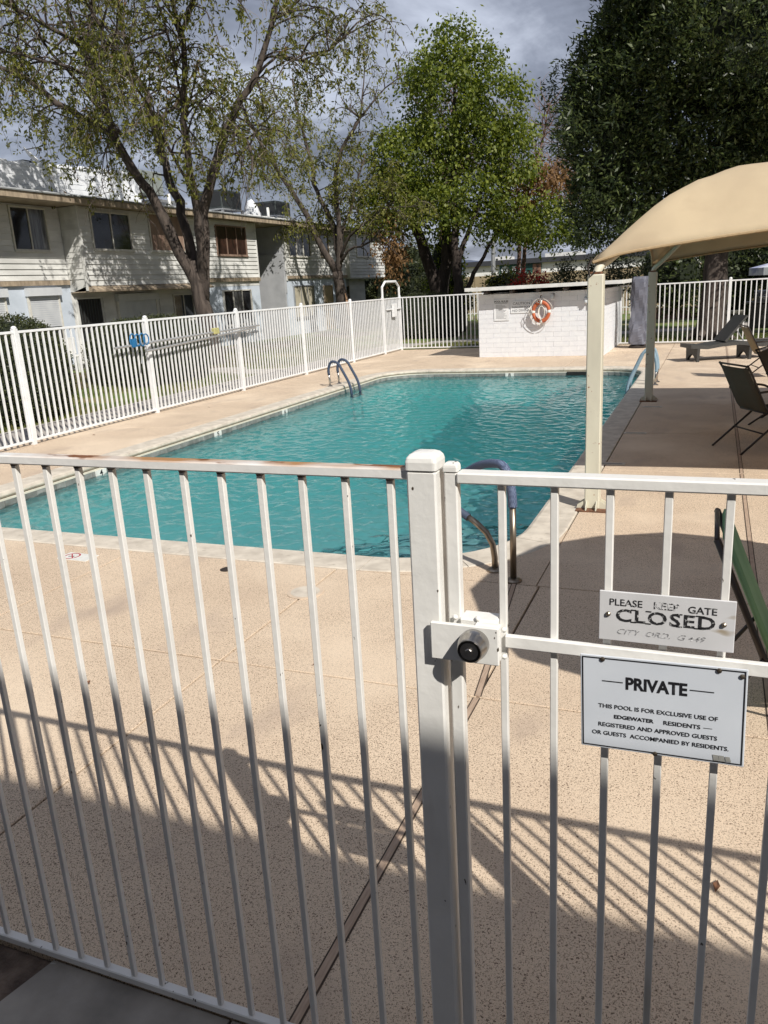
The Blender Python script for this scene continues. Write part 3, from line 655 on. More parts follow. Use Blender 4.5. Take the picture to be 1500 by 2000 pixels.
text('THIS POOL IS FOR EXCLUSIVE USE OF', s1, M_black, -0.112, 0.099, -0.0060, 0.0088, yy, bold=0.020)
text('EDGEWATER', s1, M_black, -0.083, -0.011, -0.0265, 0.0082, yy, bold=0.035)
text('RESIDENTS', s1, M_black, 0.006, 0.070, -0.0265, 0.0088, yy, bold=0.020)
text('REGISTERED AND APPROVED GUESTS', s1, M_black, -0.112, 0.099, -0.0455, 0.0088, yy, bold=0.020)
text('OR GUESTS  ACCOMPANIED BY RESIDENTS.', s1, M_black, -0.124, 0.119, -0.0640, 0.0088, yy, bold=0.020)
for (x,z) in ((-0.104,0.091),(0.098,0.091),(-0.008,-0.0945),(0.136,0.084)):
    link('bolt', MB().lathe([(0.0045,0.001),(0.0045,-0.002),(0.002,-0.003)],10,'y',(x,-0.002,z)).mesh('bolt', M_bronze), s1)
M_tape = mat('old_grey_tape_mark', (0.33,0.33,0.31), None, 30, 0.5)
for a in ((0.094,0.101,-0.091,-0.079),(0.104,0.111,-0.091,-0.079),(0.115,0.121,-0.090,-0.080)):
    link('tape_mark', MB().add([(a[0],yy-.0003,a[2]),(a[1]+0.003,yy-.0003,a[2]),(a[1],yy-.0003,a[3]),(a[0]-0.002,yy-.0003,a[3])],[(0,1,2,3)]).mesh('tape_mark', M_tape, fix=False), s1)
# CLOSED sign
s2 = empty('closed_sign', (-0.054,FY-0.022,1.342), 'milky plastic PLEASE KEEP GATE CLOSED sign with worn black lettering', 'sign')
link('panel', MB().bbox(-0.1165,0.1165,-0.002,0.002,-0.049,0.049,0.001).mesh('panel', M_sign2), s2)
yy = -0.0026
text('PLEASE', s2, M_ink, -0.098, -0.040, 0.0285, 0.0135, yy, bold=0.01)
text('KEEP', s2, M_inkw, -0.020, 0.023, 0.0285, 0.0135, yy, bold=0.01)
text('GATE', s2, M_ink, 0.038, 0.086, 0.0265, 0.0135, yy, bold=0.015)
text('CLOSED', s2, M_ink, -0.086, 0.084, 0.0035, 0.0255, yy, bold=0.022, spacing=1.15)
sr = MB()   # slab serifs of the hand-cut letters
for x0 in (-0.056,-0.030,0.023,0.053,0.060):
    for z in (-0.0085,0.0155): sr.add([(x0-0.004,yy,z-0.0012),(x0+0.006,yy,z-0.0012),(x0+0.006,yy,z+0.0012),(x0-0.004,yy,z+0.0012)],[(0,1,2,3)])
link('serif', sr.mesh('serif', M_ink, fix=False), s2)
text('CITY  ORD.  G 449', s2, M_inkg, -0.083, 0.070, -0.0290, 0.0105, yy, shear=0.35, bold=0.004)
for x in (-0.100,0.098): link('bolt', MB().lathe([(0.0045,0.001),(0.0045,-0.003),(0.002,-0.005)],10,'y',(x,-0.002,0.004)).mesh('bolt', M_bronze), s2)

# ------------------------------------------------------------------ pool fences
def fence_run(name, label, P0, P1, posts, pitch, zt, m, gatey=None):
    P0,P1 = Vector(P0),Vector(P1); dv_ = P1-P0; Ln = dv_.length; a = math.atan2(dv_.y,dv_.x)
    f = empty(name, (P0.x,P0.y,0), label, 'fence', rz=a)
    link('top_rail', MB().bbox(0,Ln,-0.019,0.019,zt-0.036,zt,0.003).mesh('top_rail', m), f)
    link('bottom_rail', MB().bbox(0,Ln,-0.017,0.017,0.045,0.078,0.003).mesh('bottom_rail', m), f)
    pm = MB().box(-0.0125,0.0125,-0.0125,0.0125,0.078,zt-0.036).mesh('picket', m)
    po = MB().bbox(-0.036,0.036,-0.036,0.036,-0.05,zt+0.03,0.004).lathe([(0.040,zt+0.031),(0.040,zt+0.045),(0.030,zt+0.062),(0.012,zt+0.070)],14).mesh('post', m)
    for p in posts: link('post', po, f, (p,0,0))
    k = 0; x = pitch*0.5
    while x < Ln-0.03:
        if all(abs(x-p) > 0.045 for p in posts): link('picket', pm, f, (x,0,0), (0,0,R(rng.normal(0,2))))
        x += pitch; k += 1
    return f
py = [5.9,8.84,11.78,14.75,17.7,20.6,22.98,24.42]
lf = fence_run('pool_fence','long white picket fence along the left side of the pool, seen at an angle', (-9.32,2.9), (-9.32,24.42), [y-2.9 for y in py], 0.1165, 1.655, M_white)
ff = fence_run('pool_fence','white picket fence behind the pool, left of the white block shed', (-9.28,24.44), (-5.95,24.30), [], 0.132, 1.655, M_white)
rf = fence_run('pool_fence','white picket fence behind the lounger, right of the white block shed', (-2.52,24.12), (6.4,23.60), [2.88,5.8], 0.128, 1.66, M_white)
# far gate: hoop over it, latch bar and box
fg = empty('gate_arch', (-9.32,23.7,0), 'white tube hoop and latch on the small far gate at the fence corner', 'gate')
MB().tube([(-9.32,22.99,1.62),(-9.32,22.99,1.98),(-9.32,23.25,2.14),(-9.32,24.14,2.14),(-9.32,24.40,1.98),(-9.32,24.40,1.62)],0.036,8).build('hoop', M_white, fg)
MB().bbox(-9.30,-9.26,23.2,24.40,1.30,1.34).build('latch_bar', M_white, fg)
MB().bbox(-9.29,-9.22,23.62,23.90,1.08,1.48,0.006).build('latch_box', M_white, fg)

# pool poles hung on the left fence
pp = empty('skimmer_pole', (-9.22,13,1.25), 'long aluminium pool pole hanging on the left fence with a shorter pole beside it', 'pole')
MB().tube([(-9.20,10.75,1.24),(-9.20,15.45,1.33)],0.020,8).build('pole', M_alu, pp)
MB().tube([(-9.19,11.55,1.12),(-9.20,15.3,1.29)],0.020,8).build('pole', M_alu, pp)
MB().tube([(-9.22,11.75,1.27),(-9.22,15.2,1.32)],0.016,8).build('pole', M_alu, pp)
MB().tube([(-9.18,11.42,1.30),(-9.16,11.38,1.12),(-9.16,11.34,0.93)],0.014,6).build('brush_handle', M_alu, pp)
nb = empty('hose_coil', (-9.2,11.3,1.3), 'blue plastic pole hanger with looped rim on the left fence', 'hanger')
b = MB()
for q,(cy0,rr) in enumerate(((11.22,0.15),(11.32,0.13),(11.42,0.14),(11.50,0.12))):
    b.tube([(-9.19+0.02*q,cy0+0.07*math.cos(a),1.33+rr*0.75*math.sin(a)) for a in np.linspace(0,2*math.pi,17)],0.012,6,False)
b.build('loop', M_net, nb); MB().box(-9.20,-9.17,11.18,11.30,1.22,1.36).build('bracket', M_net, nb)
gn = empty('pole_clip',(-9.2,13.75,1.3),'small yellow clip holding the poles to the left fence','clip')
MB().bbox(-9.24,-9.16,13.66,13.84,1.26,1.38,0.01).build('clip', mat('yellow_clip',(0.5,0.47,0.2),None,9,0.6), gn)

# ------------------------------------------------------------------ pool rails
def arc_pts(P, r_=0.1, n=5):
    """polyline with rounded corners"""
    P = [Vector(p) for p in P]; Q = [P[0]]
    for i in range(1,len(P)-1):
        a = (P[i-1]-P[i]); c = (P[i+1]-P[i]); q = min(r_, a.length*0.49, c.length*0.49); A = P[i]+a.normalized()*q; C_ = P[i]+c.normalized()*q
        for k in range(n+1):
            t = k/n; Q.append((1-t)**2*A+2*t*(1-t)*P[i]+t*t*C_)
    Q.append(P[-1]); return Q
def flange(x,y,m,parent): return MB().lathe([(0.058,0.001),(0.058,0.010),(0.045,0.020),(0.028,0.026)],18,c=(x,y,0)).build('flange', m, parent)
gr = empty('grab_rail', (-1.2,5.0,0), 'curved steel grab rail with a blue checked sleeve at the near pool corner', 'handrail')
pa = arc_pts([(-1.165,4.955,0.0),(-1.165,4.955,0.62),(-1.22,5.0,0.80),(-1.42,5.17,0.76),(-1.95,5.72,0.42),(-2.02,5.80,-0.6)],0.14)
pb = arc_pts([(-1.335,5.125,0.0),(-1.345,5.13,0.16),(-1.40,5.16,0.27),(-1.56,5.22,0.36),(-1.90,5.45,0.52)],0.12)
iA = next(i for i,p in enumerate(pa) if p.z > 0.40)
MB().tube(pa[:iA]+[Vector((-1.165,4.955,0.52))],0.022,12).build('tube', M_bronze, gr, smooth=True)
slv = [Vector((-1.165,4.955,0.52))]+pa[iA:]
MB().tube([p for p in slv if p.z > 0.30],0.030,14).build('sleeve', M_check, gr, smooth=True)
MB().tube([p for p in pa[iA:] if p.z < 0.5 and p.x < -1.6],0.0225,10).build('tube', M_bronze, gr, smooth=True)
MB().tube([Vector((-1.335,5.125,0)),Vector((-1.337,5.127,0.10)),Vector((-1.352,5.135,0.19)),Vector((-1.40,5.155,0.265)),Vector((-1.48,5.19,0.32)),Vector((-1.56,5.22,0.36))],0.022,12).build('tube', M_bronze, gr, smooth=True)
MB().tube([(-1.545,5.215,0.352),(-1.68,5.28,0.41),(-1.85,5.40,0.48),(-2.05,5.62,0.42),(-2.10,5.70,-0.5)],0.028,12).build('sleeve', M_blue, gr, smooth=True)
flange(-1.165,4.955,M_bronze,gr); flange(-1.335,5.125,M_bronze,gr)
def ladder(x, y, sx, sep, label, m, top=0.52):
    g_ = empty('ladder_rail', (x,y,0), label, 'handrail', 'pool ladder rails')
    for q in (0, sep):
        P = arc_pts([(x,y+q,0.0),(x-0.02*sx,y+q,0.38),(x+0.06*sx,y+q,top+0.02),(x+0.22*sx,y+q,top-0.02),(x+0.48*sx,y+q,0.02),(x+0.52*sx,y+q,-0.75)],0.16)
        lo = [p for p in P if not (p.z < 0.24 and (p.x-x)*sx < 0.05)]
        MB().tube([P[0], (P[0].x-0.01*sx,P[0].y,0.30)],0.021,10).build('tube', M_steel, g_, smooth=True)
        MB().tube([Vector((P[0].x-0.01*sx,P[0].y,0.24))]+lo,0.028,12).build('sleeve', m, g_, smooth=True)
        flange(x,y+q,M_steel,g_)
    for k,z in enumerate((-0.42,-0.68)): MB().bbox(x+0.52*sx-0.04,x+0.52*sx+0.04,y,y+sep,z,z+0.03).build('tread', M_steel, g_)
    return g_
ladder(-7.52,15.32,1,0.45,'blue-sleeved ladder rails at the left pool edge',M_blue)
ladder(-0.93,15.17,-1,0.42,'faded blue ladder rails behind the far cream post at the right pool edge',M_paleblue,0.62)

# ------------------------------------------------------------------ shade canopy
can = empty('shade_canopy', (2.3,10.03,0), 'large tan fabric shade canopy on cream steel posts by the pool', 'canopy')
cx,cy0,hx,hy = 2.3,10.035,3.225,3.22
prof_d = [0,0.12,0.30,0.46,0.70,0.96,1.46,2.06,3.2]; prof_z = [2.10,2.19,2.36,2.51,2.665,2.775,2.85,2.905,2.97]
n = 64; b = MB()
for j in range(n+1):
    for i in range(n+1):
        s = -1+2*i/n; t = -1+2*j/n
        # concave edges
        sx_ = s*(1-0.035*(1-t*t)); ty_ = t*(1-0.045*(1-s*s))
        dd = (1-max(abs(s),abs(t)))*3.2; z = np.interp(dd, prof_d, prof_z)
        e = min(abs(s),abs(t)); edge = max(0,1-dd/0.8)
        z += edge*0.20*(1-max(0,e)**2)*(1 if True else 0)
        mn = min(abs(s),abs(t)); z -= 0.05*math.sin(math.pi*min(1,dd/3.2))*(1-mn/max(1e-6,max(abs(s),abs(t))))
        cn = max(0,(min(abs(s),abs(t))-0.93)/0.07); z -= 0.03*cn
        z += 0.004*math.sin(26*s+9*t)*min(1,max(0,dd-0.3))
        b.v.append((cx+hx*sx_, cy0+hy*ty_, z))
for j in range(n):
    for i in range(n): a = j*(n+1)+i; b.f.append((a,a+1,a+n+2,a+n+1))
fab = b.build('fabric', M_canvas, can, smooth=True, fix=False)
so = fab.modifiers.new('thickness','SOLIDIFY'); so.thickness = 0.004; so.offset = -1
def border_tube(pts_idx): return [Vector(fab.data.vertices[i].co)+wloc(can) for i in pts_idx]
for idx in ([i for i in range(n+1)],[n*(n+1)+i for i in range(n+1)],[j*(n+1) for j in range(n+1)],[j*(n+1)+n for j in range(n+1)]):
    MB().tube([p-Vector((0,0,0.012)) for p in border_tube(idx)],0.012,6).build('hem', M_seam, can)
for q in (16,32,48):
    MB().tube([p+Vector((0,0,0.004)) for p in border_tube([j*(n+1)+q for j in range(n+1)])],0.007,5).build('seam', M_seam, can)
def shade_post(x,y,sx,sy):
    p_ = MB().bbox(x-0.062,x+0.062,y-0.062,y+0.062,0.012,1.965,0.008).build('post', M_cream, can)
    MB().bbox(x-0.045,x+0.045,y-0.045,y+0.045,1.965,1.985,0.004).build('post_cap', M_rustm, p_)
    MB().bbox(x-0.13,x+0.13,y-0.13,y+0.13,0.0,0.014,0.003).build('base_plate', M_rustm, p_)
    for k in range(4):
        a = k*math.pi/2; c,s = round(math.cos(a)),round(math.sin(a))
        for o in (-0.042,0.042):
            px,py_ = x+c*0.0625-s*o, y+s*0.0625+c*o
            b = MB(); t = 0.004
            q = [(px,py_,0.014),(px+c*0.07,py_+s*0.07,0.014),(px+c*0.06,py_+s*0.06,0.045),(px,py_,0.085)]
            b.v = [(u-s*t,v_+c*t,w_) for u,v_,w_ in q]+[(u+s*t,v_-c*t,w_) for u,v_,w_ in q]
            b.f = [(0,1,2,3),(7,6,5,4),(0,4,5,1),(1,5,6,2),(2,6,7,3),(3,7,4,0)]; b.build('gusset', M_cream, p_)
    P = [(x,y,1.96),(x+sx*0.01,y+sy*0.01,2.0)]
    for dd in (0.03,0.10,0.22,0.40,0.6,0.9,1.4,2.1,3.1): P.append((x+sx*dd,y+sy*dd,np.interp(dd,prof_d,prof_z)-0.09))
    MB().tube(arc_pts(P,0.05,3),0.034,10).build('arm', M_cream, can, smooth=True)
for x,y,sx,sy in ((-0.9,6.84,1,1),(-0.9,13.23,1,-1),(5.5,6.84,-1,1),(5.5,13.23,-1,-1)): shade_post(x,y,sx,sy)
MB().tube([(cx,cy0-0.2,2.90),(cx,cy0+0.2,2.90)],0.05,10).build('ridge', M_cream, can)
# small drips of rope at the near corner
MB().tube([(-0.93,6.80,2.09),(-0.96,6.78,2.02),(-0.94,6.77,1.95),(-0.90,6.77,1.99)],0.008,6).build('lashing', M_darkwood, can)

# parasol out of frame on the right whose octagonal shade lies on the near deck
um = empty('parasol', (1.83,3.42,0), 'octagonal tan parasol standing just outside the right edge of the picture', 'parasol')
b = MB(); uc = Vector((1.80,3.40,0)); b.v.append((uc.x,uc.y,2.62))
rad_ = 1.36
for k in range(16):
    a = R(22.5*k+8); rr = rad_ if k%2 == 0 else rad_*0.955; b.v.append((uc.x+rr*math.cos(a),uc.y+rr*math.sin(a),2.16 if k%2 == 0 else 2.19))
for k in range(16): b.f.append((0,1+k,1+(k+1)%16))
b.build('fabric', M_canvas, um, fix=False)
MB().cyl((uc.x,uc.y),0.022,0.022,0.1,2.62,12).build('pole', M_frame, um); MB().lathe([(0.28,0),(0.28,0.04),(0.08,0.10),(0.03,0.30)],20,c=(uc.x,uc.y,0)).build('base', M_frame, um)
for k in range(8):
    a = R(45*k+8); MB().tube([(uc.x,uc.y,2.58),(uc.x+1.34*math.cos(a),uc.y+1.34*math.sin(a),2.145)],0.008,5).build('rib', M_frame, um)

# ------------------------------------------------------------------ white block shed
sh = empty('pump_shed', (-4.2,22.8,0), 'low white painted block shed with a flat white roof behind the pool', 'shed')
FA,FB = Vector((-5.87,21.29)),Vector((-2.55,21.12)); SB = Vector((-2.55,24.9)); SA = Vector((-5.87,24.95)); HH = 1.64
def brickwall(A,B,h,nrow,bl,parent,nm='brick',mm=None,mo=None,th=0.10,zb=0.0,cap=300):
    A,B = Vector(A),Vector(B); dv_ = B-A; Ln = dv_.length; a = math.atan2(dv_.y,dv_.x); rh = h/nrow; u = dv_.normalized(); nrm = Vector((u.y,-u.x))
    full = MB().bbox(0,bl-0.003,0.0,0.03,0.001,rh-0.002,0.0015).mesh(nm, mm)
    base = wloc(parent)
    for r_ in range(nrow):
        x = 0.0; off = (r_%2)*bl/2; start = -off; k = 0
        while start < Ln-0.02:
            x0 = max(0,start); x1 = min(Ln,start+bl)
            if x1-x0 > 0.03:
                p = A+u*x0; pr = rng.uniform(-0.003,0.002)
                if abs((x1-x0)-bl) < 1e-6: me = full
                else: me = MB().bbox(0,x1-x0-0.003,0.0,0.03,0.001,rh-0.002,0.0015).mesh(nm, mm)
                link(nm, me, parent, (p.x-base.x+nrm.x*pr, p.y-base.y+nrm.y*pr, zb+r_*rh-base.z), (0,0,a))
            start += bl
brickwall(FA,FB,HH,13,0.405,sh,'brick',M_brick)
brickwall(FB,SB,HH,13,0.405,sh,'brick',M_brick)
b = MB().poly([(FA.x+0.0,FA.y+0.012),(FB.x-0.012,FB.y+0.012),(SB.x-0.012,SB.y),(SA.x,SA.y)],0.0,HH-0.005); b.build('wall_core', M_mortar, sh)
b = MB().poly([(-6.14,20.98),(-2.12,20.78),(-2.12,25.35),(-6.14,25.45)],1.765,1.805); b.build('roof', M_roofw, sh)
b = MB().poly([(-6.15,20.965),(-2.11,20.765),(-2.11,20.80),(-6.15,21.0)],1.745,1.835).poly([(-2.125,20.80),(-2.10,20.80),(-2.10,25.35),(-2.125,25.35)],1.745,1.835); b.build('fascia', M_fascia, sh)
for x in (-5.6,-4.9,-4.2,-3.5,-2.8): MB().box(x-0.04,x+0.04,21.0-(x+6.14)*0.05,25.2,1.655,1.762).build('rafter', M_darkwood, sh)
for x,y in ((-5.75,21.6),(-2.75,21.45),(-2.75,24.7),(-5.75,24.8)): MB().box(x-0.05,x+0.05,y-0.05,y+0.05,HH-0.005,1.66).build('stub_post', M_darkwood, sh)
# signs and fittings on its front
def wally(x): return FA.y+(FB.y-FA.y)*(x-FA.x)/(FB.x-FA.x)
wa = math.atan2(FB.y-FA.y, FB.x-FA.x)
def wallsign(name,x0,x1,z0,z1,label,lines):
    xm = (x0+x1)/2; o = empty(name,(xm,wally(xm)-0.012,(z0+z1)/2),label,'sign',rz=wa); w_,h_ = x1-x0,z1-z0
    link('panel', MB().bbox(-w_/2,w_/2,-0.004,0.004,-h_/2,h_/2,0.001).mesh('panel', M_panel), o)
    for s,xa,xb,zc,hh,bo,mm in lines:
        if s: text(s,o,mm,xa*w_-w_/2,xb*w_-w_/2,h_/2-zc*h_,hh*h_,-0.0052,bold=bo)
        else: link('print_line', MB().add([(xa*w_-w_/2,-0.005,h_/2-zc*h_),(xb*w_-w_/2,-0.005,h_/2-zc*h_),(xb*w_-w_/2,-0.005,h_/2-(zc+hh)*h_),(xa*w_-w_/2,-0.005,h_/2-(zc+hh)*h_)],[(0,1,2,3)]).mesh('print_line', mm, fix=False), o)
    return o
M_gp = mat('grey_print',(0.12,0.12,0.13),None,20,0.6)
ln = [('POOL RULES',0.04,0.96,0.10,0.10,0.04,M_black),(None,0.05,0.92,0.175,0.02,0,M_gp)]
for i in range(13): ln.append((None,0.13,rng.uniform(0.55,0.9),0.25+i*0.052,0.016,0,M_gp))
wallsign('pool_rules_sign',-5.44,-5.03,0.95,1.50,'white POOL RULES sign on the left of the shed wall',ln)
wallsign('caution_sign',-4.98,-4.42,1.13,1.44,'white CAUTION SHALLOW POOL NO DIVING sign beside the life ring',[('CAUTION',0.10,0.92,0.20,0.20,0.01,M_gp),('SHALLOW POOL',0.06,0.96,0.50,0.17,0.01,M_gp),('NO DIVING',0.08,0.92,0.78,0.19,0.01,M_gp)])
lr = empty('life_ring',(-4.15,21.08,1.15),'orange and white life ring with rope hanging on the shed wall','life ring')
def torus_part(R0,r0,a0,a1,n=14,m=12):
    b = MB()
    for i in range(n+1):
        a = R(a0+(a1-a0)*i/n)
        for j in range(m):
            t = 2*math.pi*j/m; rr = R0+r0*math.cos(t); b.v.append((rr*math.cos(a)*0.86,r0*0.75*math.sin(t),rr*math.sin(a)))
    for i in range(n):
        for j in range(m): b.f.append((i*m+j,(i+1)*m+j,(i+1)*m+(j+1)%m,i*m+(j+1)%m))
    b.f += [tuple(range(m)),tuple(n*m+j for j in range(m-1,-1,-1))]; return b
for a0 in (8,98,188,278): link('ring_segment', torus_part(0.235,0.052,a0,a0+74).mesh('ring_segment', M_orange, True), lr)
for a0 in (82,172,262,352): link('white_band', torus_part(0.235,0.056,a0,a0+16,4).mesh('white_band', M_wtile, True), lr)
for q in range(4):
    P = [(0.86*0.33*math.cos(R(a))*(1+0.06*math.sin(R(a*4))),-0.03,0.33*math.sin(R(a))) for a in np.linspace(90*q+5,90*q+85,8)]
    link('grab_line', MB().tube(P,0.008,5).mesh('grab_line', M_rope, True), lr)
link('rope_coil', MB().tube([(0.02+0.06*math.cos(a*2.2)*(1+a*.05),-0.055-0.004*a,-0.02+0.16*math.sin(a*2.2)) for a in np.linspace(0,9,60)],0.010,5).mesh('rope_coil', M_rope, True), lr)
link('rope_coil', MB().tube([(-0.05+0.05*math.cos(a),-0.065,0.27+0.045*math.sin(a)) for a in np.linspace(0,13,40)],0.012,5).mesh('rope_coil', M_rope, True), lr)
link('rope_coil', MB().tube([(-0.25,-0.06,0.15),(-0.32,-0.05,0.02),(-0.30,-0.05,-0.10),(-0.22,-0.05,-0.02),(-0.26,-0.05,0.12)],0.009,5).mesh('rope_coil', M_rope, True), lr)
link('hook', MB().tube([(0,0.03,0.40),(0,-0.05,0.40),(0,-0.07,0.34)],0.014,6).mesh('hook', M_darkwood), lr)
def spot(x,z,label):
    o = empty('wall_lamp',(x,wally(x)-0.01,z),label,'wall lamp'); link('bracket', MB().bbox(-0.04,0.04,-0.02,0.01,-0.04,0.04).mesh('bracket', M_darkwood), o)
    link('lamp_head', MB().lathe([(0.02,0.06),(0.045,0.02),(0.05,-0.06),(0.03,-0.10)],14,c=(0,-0.07,-0.02)).mesh('lamp_head', M_bwhite, True), o)
spot(-3.87,1.55,'small white spot lamp on the shed wall right of the life ring')
spot(-3.02,1.42,'small white fitting on the shed wall near the cream post')
tag(MB().bbox(-2.93,-2.87,21.06,21.12,1.24,1.38,0.004).build('alarm_box', M_red),'small red box on the shed wall beside the cream post','alarm box')

# covered heater / folded umbrella
cv = empty('covered_heater',(-1.9,23.2,0),'tall slate-blue covered patio heater standing beside the shed','covered heater')
b = MB(); nrow = 26; nc = 24; cr_ = np.random.default_rng(5)
for j in range(nrow+1):
    t = j/nrow; z = 0.10+1.78*t; w_ = 0.235-0.035*t+0.015*math.sin(9*t); 
    if j == nrow: w_ *= 0.9
    for i in range(nc):
        a = 2*math.pi*i/nc; c,s = math.cos(a),math.sin(a); p = 0.55
        wr_ = 1+0.08*math.sin(3*a+7*t)+0.11*math.sin(5*a-13*t)*(1.1-t)+0.05*math.sin(9*a+21*t)+cr_.normal(0,0.012)
        b.v.append((-1.9+w_*wr_*math.copysign(abs(c)**p,c), 23.2+w_*wr_*math.copysign(abs(s)**p,s), z))
for j in range(nrow):
    for i in range(nc): b.f.append((j*nc+i,j*nc+(i+1)%nc,(j+1)*nc+(i+1)%nc,(j+1)*nc+i))
b.f.append(tuple(nrow*nc+i for i in range(nc)))
b.build('cover', M_cover, cv, smooth=False); MB().lathe([(0.26,0.0),(0.27,0.03),(0.20,0.08),(0.1,0.12)],20,c=(-1.9,23.2,0)).build('base', M_darkwood, cv)

# ------------------------------------------------------------------ furniture
def sling_chair(slm):
    c = empty('patio_chair',(0,0,0))
    W = 0.27
    for s in (-1,1):
        side = arc_pts([(s*W,-0.46,0.955),(s*W,-0.42,0.90),(s*W,-0.20,0.46),(s*W,-0.12,0.40),(s*W,0.27,0.43),(s*W,0.31,0.40)],0.07)
        link('side_rail', MB().tube(side,0.0125,8).mesh('side_rail', M_frame, True), c)
        link('leg', MB().tube([(s*(W+0.015),0.02,0.40),(s*(W+0.015),-0.48,0.0)],0.0125,8).mesh('leg', M_frame, True), c)
        arm = arc_pts([(s*(W+0.018),-0.31,0.66),(s*(W+0.03),-0.05,0.68),(s*(W+0.03),0.20,0.64),(s*(W+0.02),0.30,0.42),(s*(W+0.01),0.34,0.0)],0.12)
        link('leg', MB().tube(arm,0.0125,8).mesh('leg', M_frame, True), c)
    for a,z in ((-0.455,0.945),(0.30,0.425),(-0.17,0.42)): link('cross_rail', MB().tube([(-W,a,z),(W,a,z)],0.011,8).mesh('cross_rail', M_frame, True), c)
    link('stretcher', MB().tube([(-W-0.01,-0.22,0.208),(W+0.01,-0.22,0.208)],0.009,6).mesh('stretcher', M_frame, True), c)
    P = arc_pts([(0,-0.445,0.925),(0,-0.205,0.455),(0,-0.13,0.405),(0,0.28,0.428)],0.07,6)
    b = MB()
    for p in P: b.v += [(-W+0.008,p[1],p[2]),(-W/2,p[1]+0.004,p[2]-0.008),(W/2,p[1]+0.004,p[2]-0.008),(W-0.008,p[1],p[2])]
    for i in range(len(P)-1):
        for k in range(3): a = i*4+k; b.f.append((a,a+1,a+5,a+4))
    sl = link('sling', b.mesh('sling', slm, True, False), c); so = sl.modifiers.new('thickness','SOLIDIFY'); so.thickness = 0.004
    return c
def face(vx,vy): return math.atan2(vy,vx)-math.pi/2
ch = sling_chair(M_sling); ch.location = (0.195+0.87*0.48,9.48+0.50*0.48,0); ch.rotation_euler[2] = face(0.87,0.50)
tag(ch,'dark sling patio chair in the canopy shade, seen from behind','chair','sling patio chairs')
c2 = copy_tree(ch); c2.location = (1.02,11.25,0); c2.rotation_euler[2] = face(0.95,-0.30); c2['label'] = 'dark sling patio chair cut by the right edge of the picture'
c3 = sling_chair(M_sunlit_sling); c3.location = (0.50+0.93*0.48,16.02+0.3*0.48,0); c3.rotation_euler[2] = face(0.95,0.20); tag(c3,'patio chair with a sunlit tan sling back in front of the lounger','chair','sling patio chairs')
# green folding chair at the right edge, seen from its side
gc = empty('folding_chair',(0.07,3.7,0),'green sling folding chair leaning back behind the gate at the right edge','chair')
def gtube(P,nm,r_=0.014,m=None): return MB().tube(arc_pts(P,0.04,4),r_,8).build(nm, m or M_frame, gc, smooth=True)
yA,yB = 3.46,3.93
for y in (yA,yB): gtube([(0.060,y,0.853),(0.29,y,0.29),(0.36,y,0.26),(0.80,y,0.32)],'side_rail',0.015)
gtube([(0.060,yA,0.853),(0.060,yB,0.853)],'top_rail',0.011)
b = MB(); P = arc_pts([(0.070,0,0.848),(0.295,0,0.295),(0.365,0,0.275),(0.79,0,0.335)],0.06,6)
for p in P: b.v += [(p[0]+0.02,yA+0.005,p[2]+0.012),(p[0]+0.012,yA+0.05,p[2]),(p[0]+0.012,yB-0.05,p[2]),(p[0]+0.02,yB-0.005,p[2]+0.012)]
for i in range(len(P)-1):
    for k in range(3): a = i*4+k; b.f.append((a,a+1,a+5,a+4))
sl = b.build('sling', M_green, gc, smooth=True, fix=False); so = sl.modifiers.new('thickness','SOLIDIFY'); so.thickness = 0.02
for y in (yA-0.02,yB+0.02):
    gtube([(0.27,y,0.33),(0.05,y,0.0)],'leg',0.010); gtube([(0.30,y,0.28),(0.80,y,0.0)],'leg',0.010)

# wicker chaise longue
lo = empty('chaise_longue',(-0.45,19.3,0),'grey wicker chaise longue with its back raised, in front of the far fence','lounger',rz=math.atan2(0.39,0.93))
def prism(b, P, y0, y1):
    k = len(b.v); n = len(P); b.v += [(p[0],y0,p[1]) for p in P]+[(p[0],y1,p[1]) for p in P]
    b.f += [tuple(range(k,k+n)),tuple(range(k+2*n-1,k+n-1,-1))]+[(k+i,k+(i+1)%n,k+n+(i+1)%n,k+n+i) for i in range(n)]; return b
W = 0.33
link('seat', prism(MB(),[(-0.12,0.30),(0.25,0.27),(0.55,0.31),(0.95,0.33),(1.45,0.26),(1.85,0.32),(1.85,0.40),(1.45,0.335),(0.95,0.405),(0.55,0.385),(0.25,0.345),(-0.12,0.385)],-W,W).mesh('seat', M_wicker), lo)
link('backrest', prism(MB(),[(0.66,0.40),(1.10,0.93),(1.07,0.955),(0.62,0.425)],-W+0.02,W-0.02).mesh('backrest', M_wicker), lo)
for x in (0.05,1.20):
    b = MB(); pts = [(-W+0.02,0.0),(-W+0.08,0.0)]+[(-W+0.08+ (2*W-0.16)*t, 0.02+0.13*math.sin(math.pi*t)) for t in np.linspace(0,1,11)]+[(W-0.08,0.0),(W-0.02,0.0),(W,0.29),(-W,0.29)]
    k = 0; n = len(pts); b.v = [(x-0.03,p[0],p[1]) for p in pts]+[(x+0.03,p[0],p[1]) for p in pts]
    b.f = [tuple(range(n)),tuple(range(2*n-1,n-1,-1))]+[(i,(i+1)%n,n+(i+1)%n,n+i) for i in range(n)]
    link('leg', b.mesh('leg', M_wicker), lo)
for y in (-0.2,0.2): link('back_strut', MB().tube([(0.98,y,0.78),(1.28,y,0.34)],0.012,6).mesh('back_strut', M_alu), lo)
lo2 = copy_tree(lo); lo2.location = (1.45,21.6,0); lo2.rotation_euler[2] = R(8); tag(lo2,'grey wicker chaise longue behind the others, mostly cut by the right edge'); lo2['group'] = lo['group'] = 'wicker chaise longues'

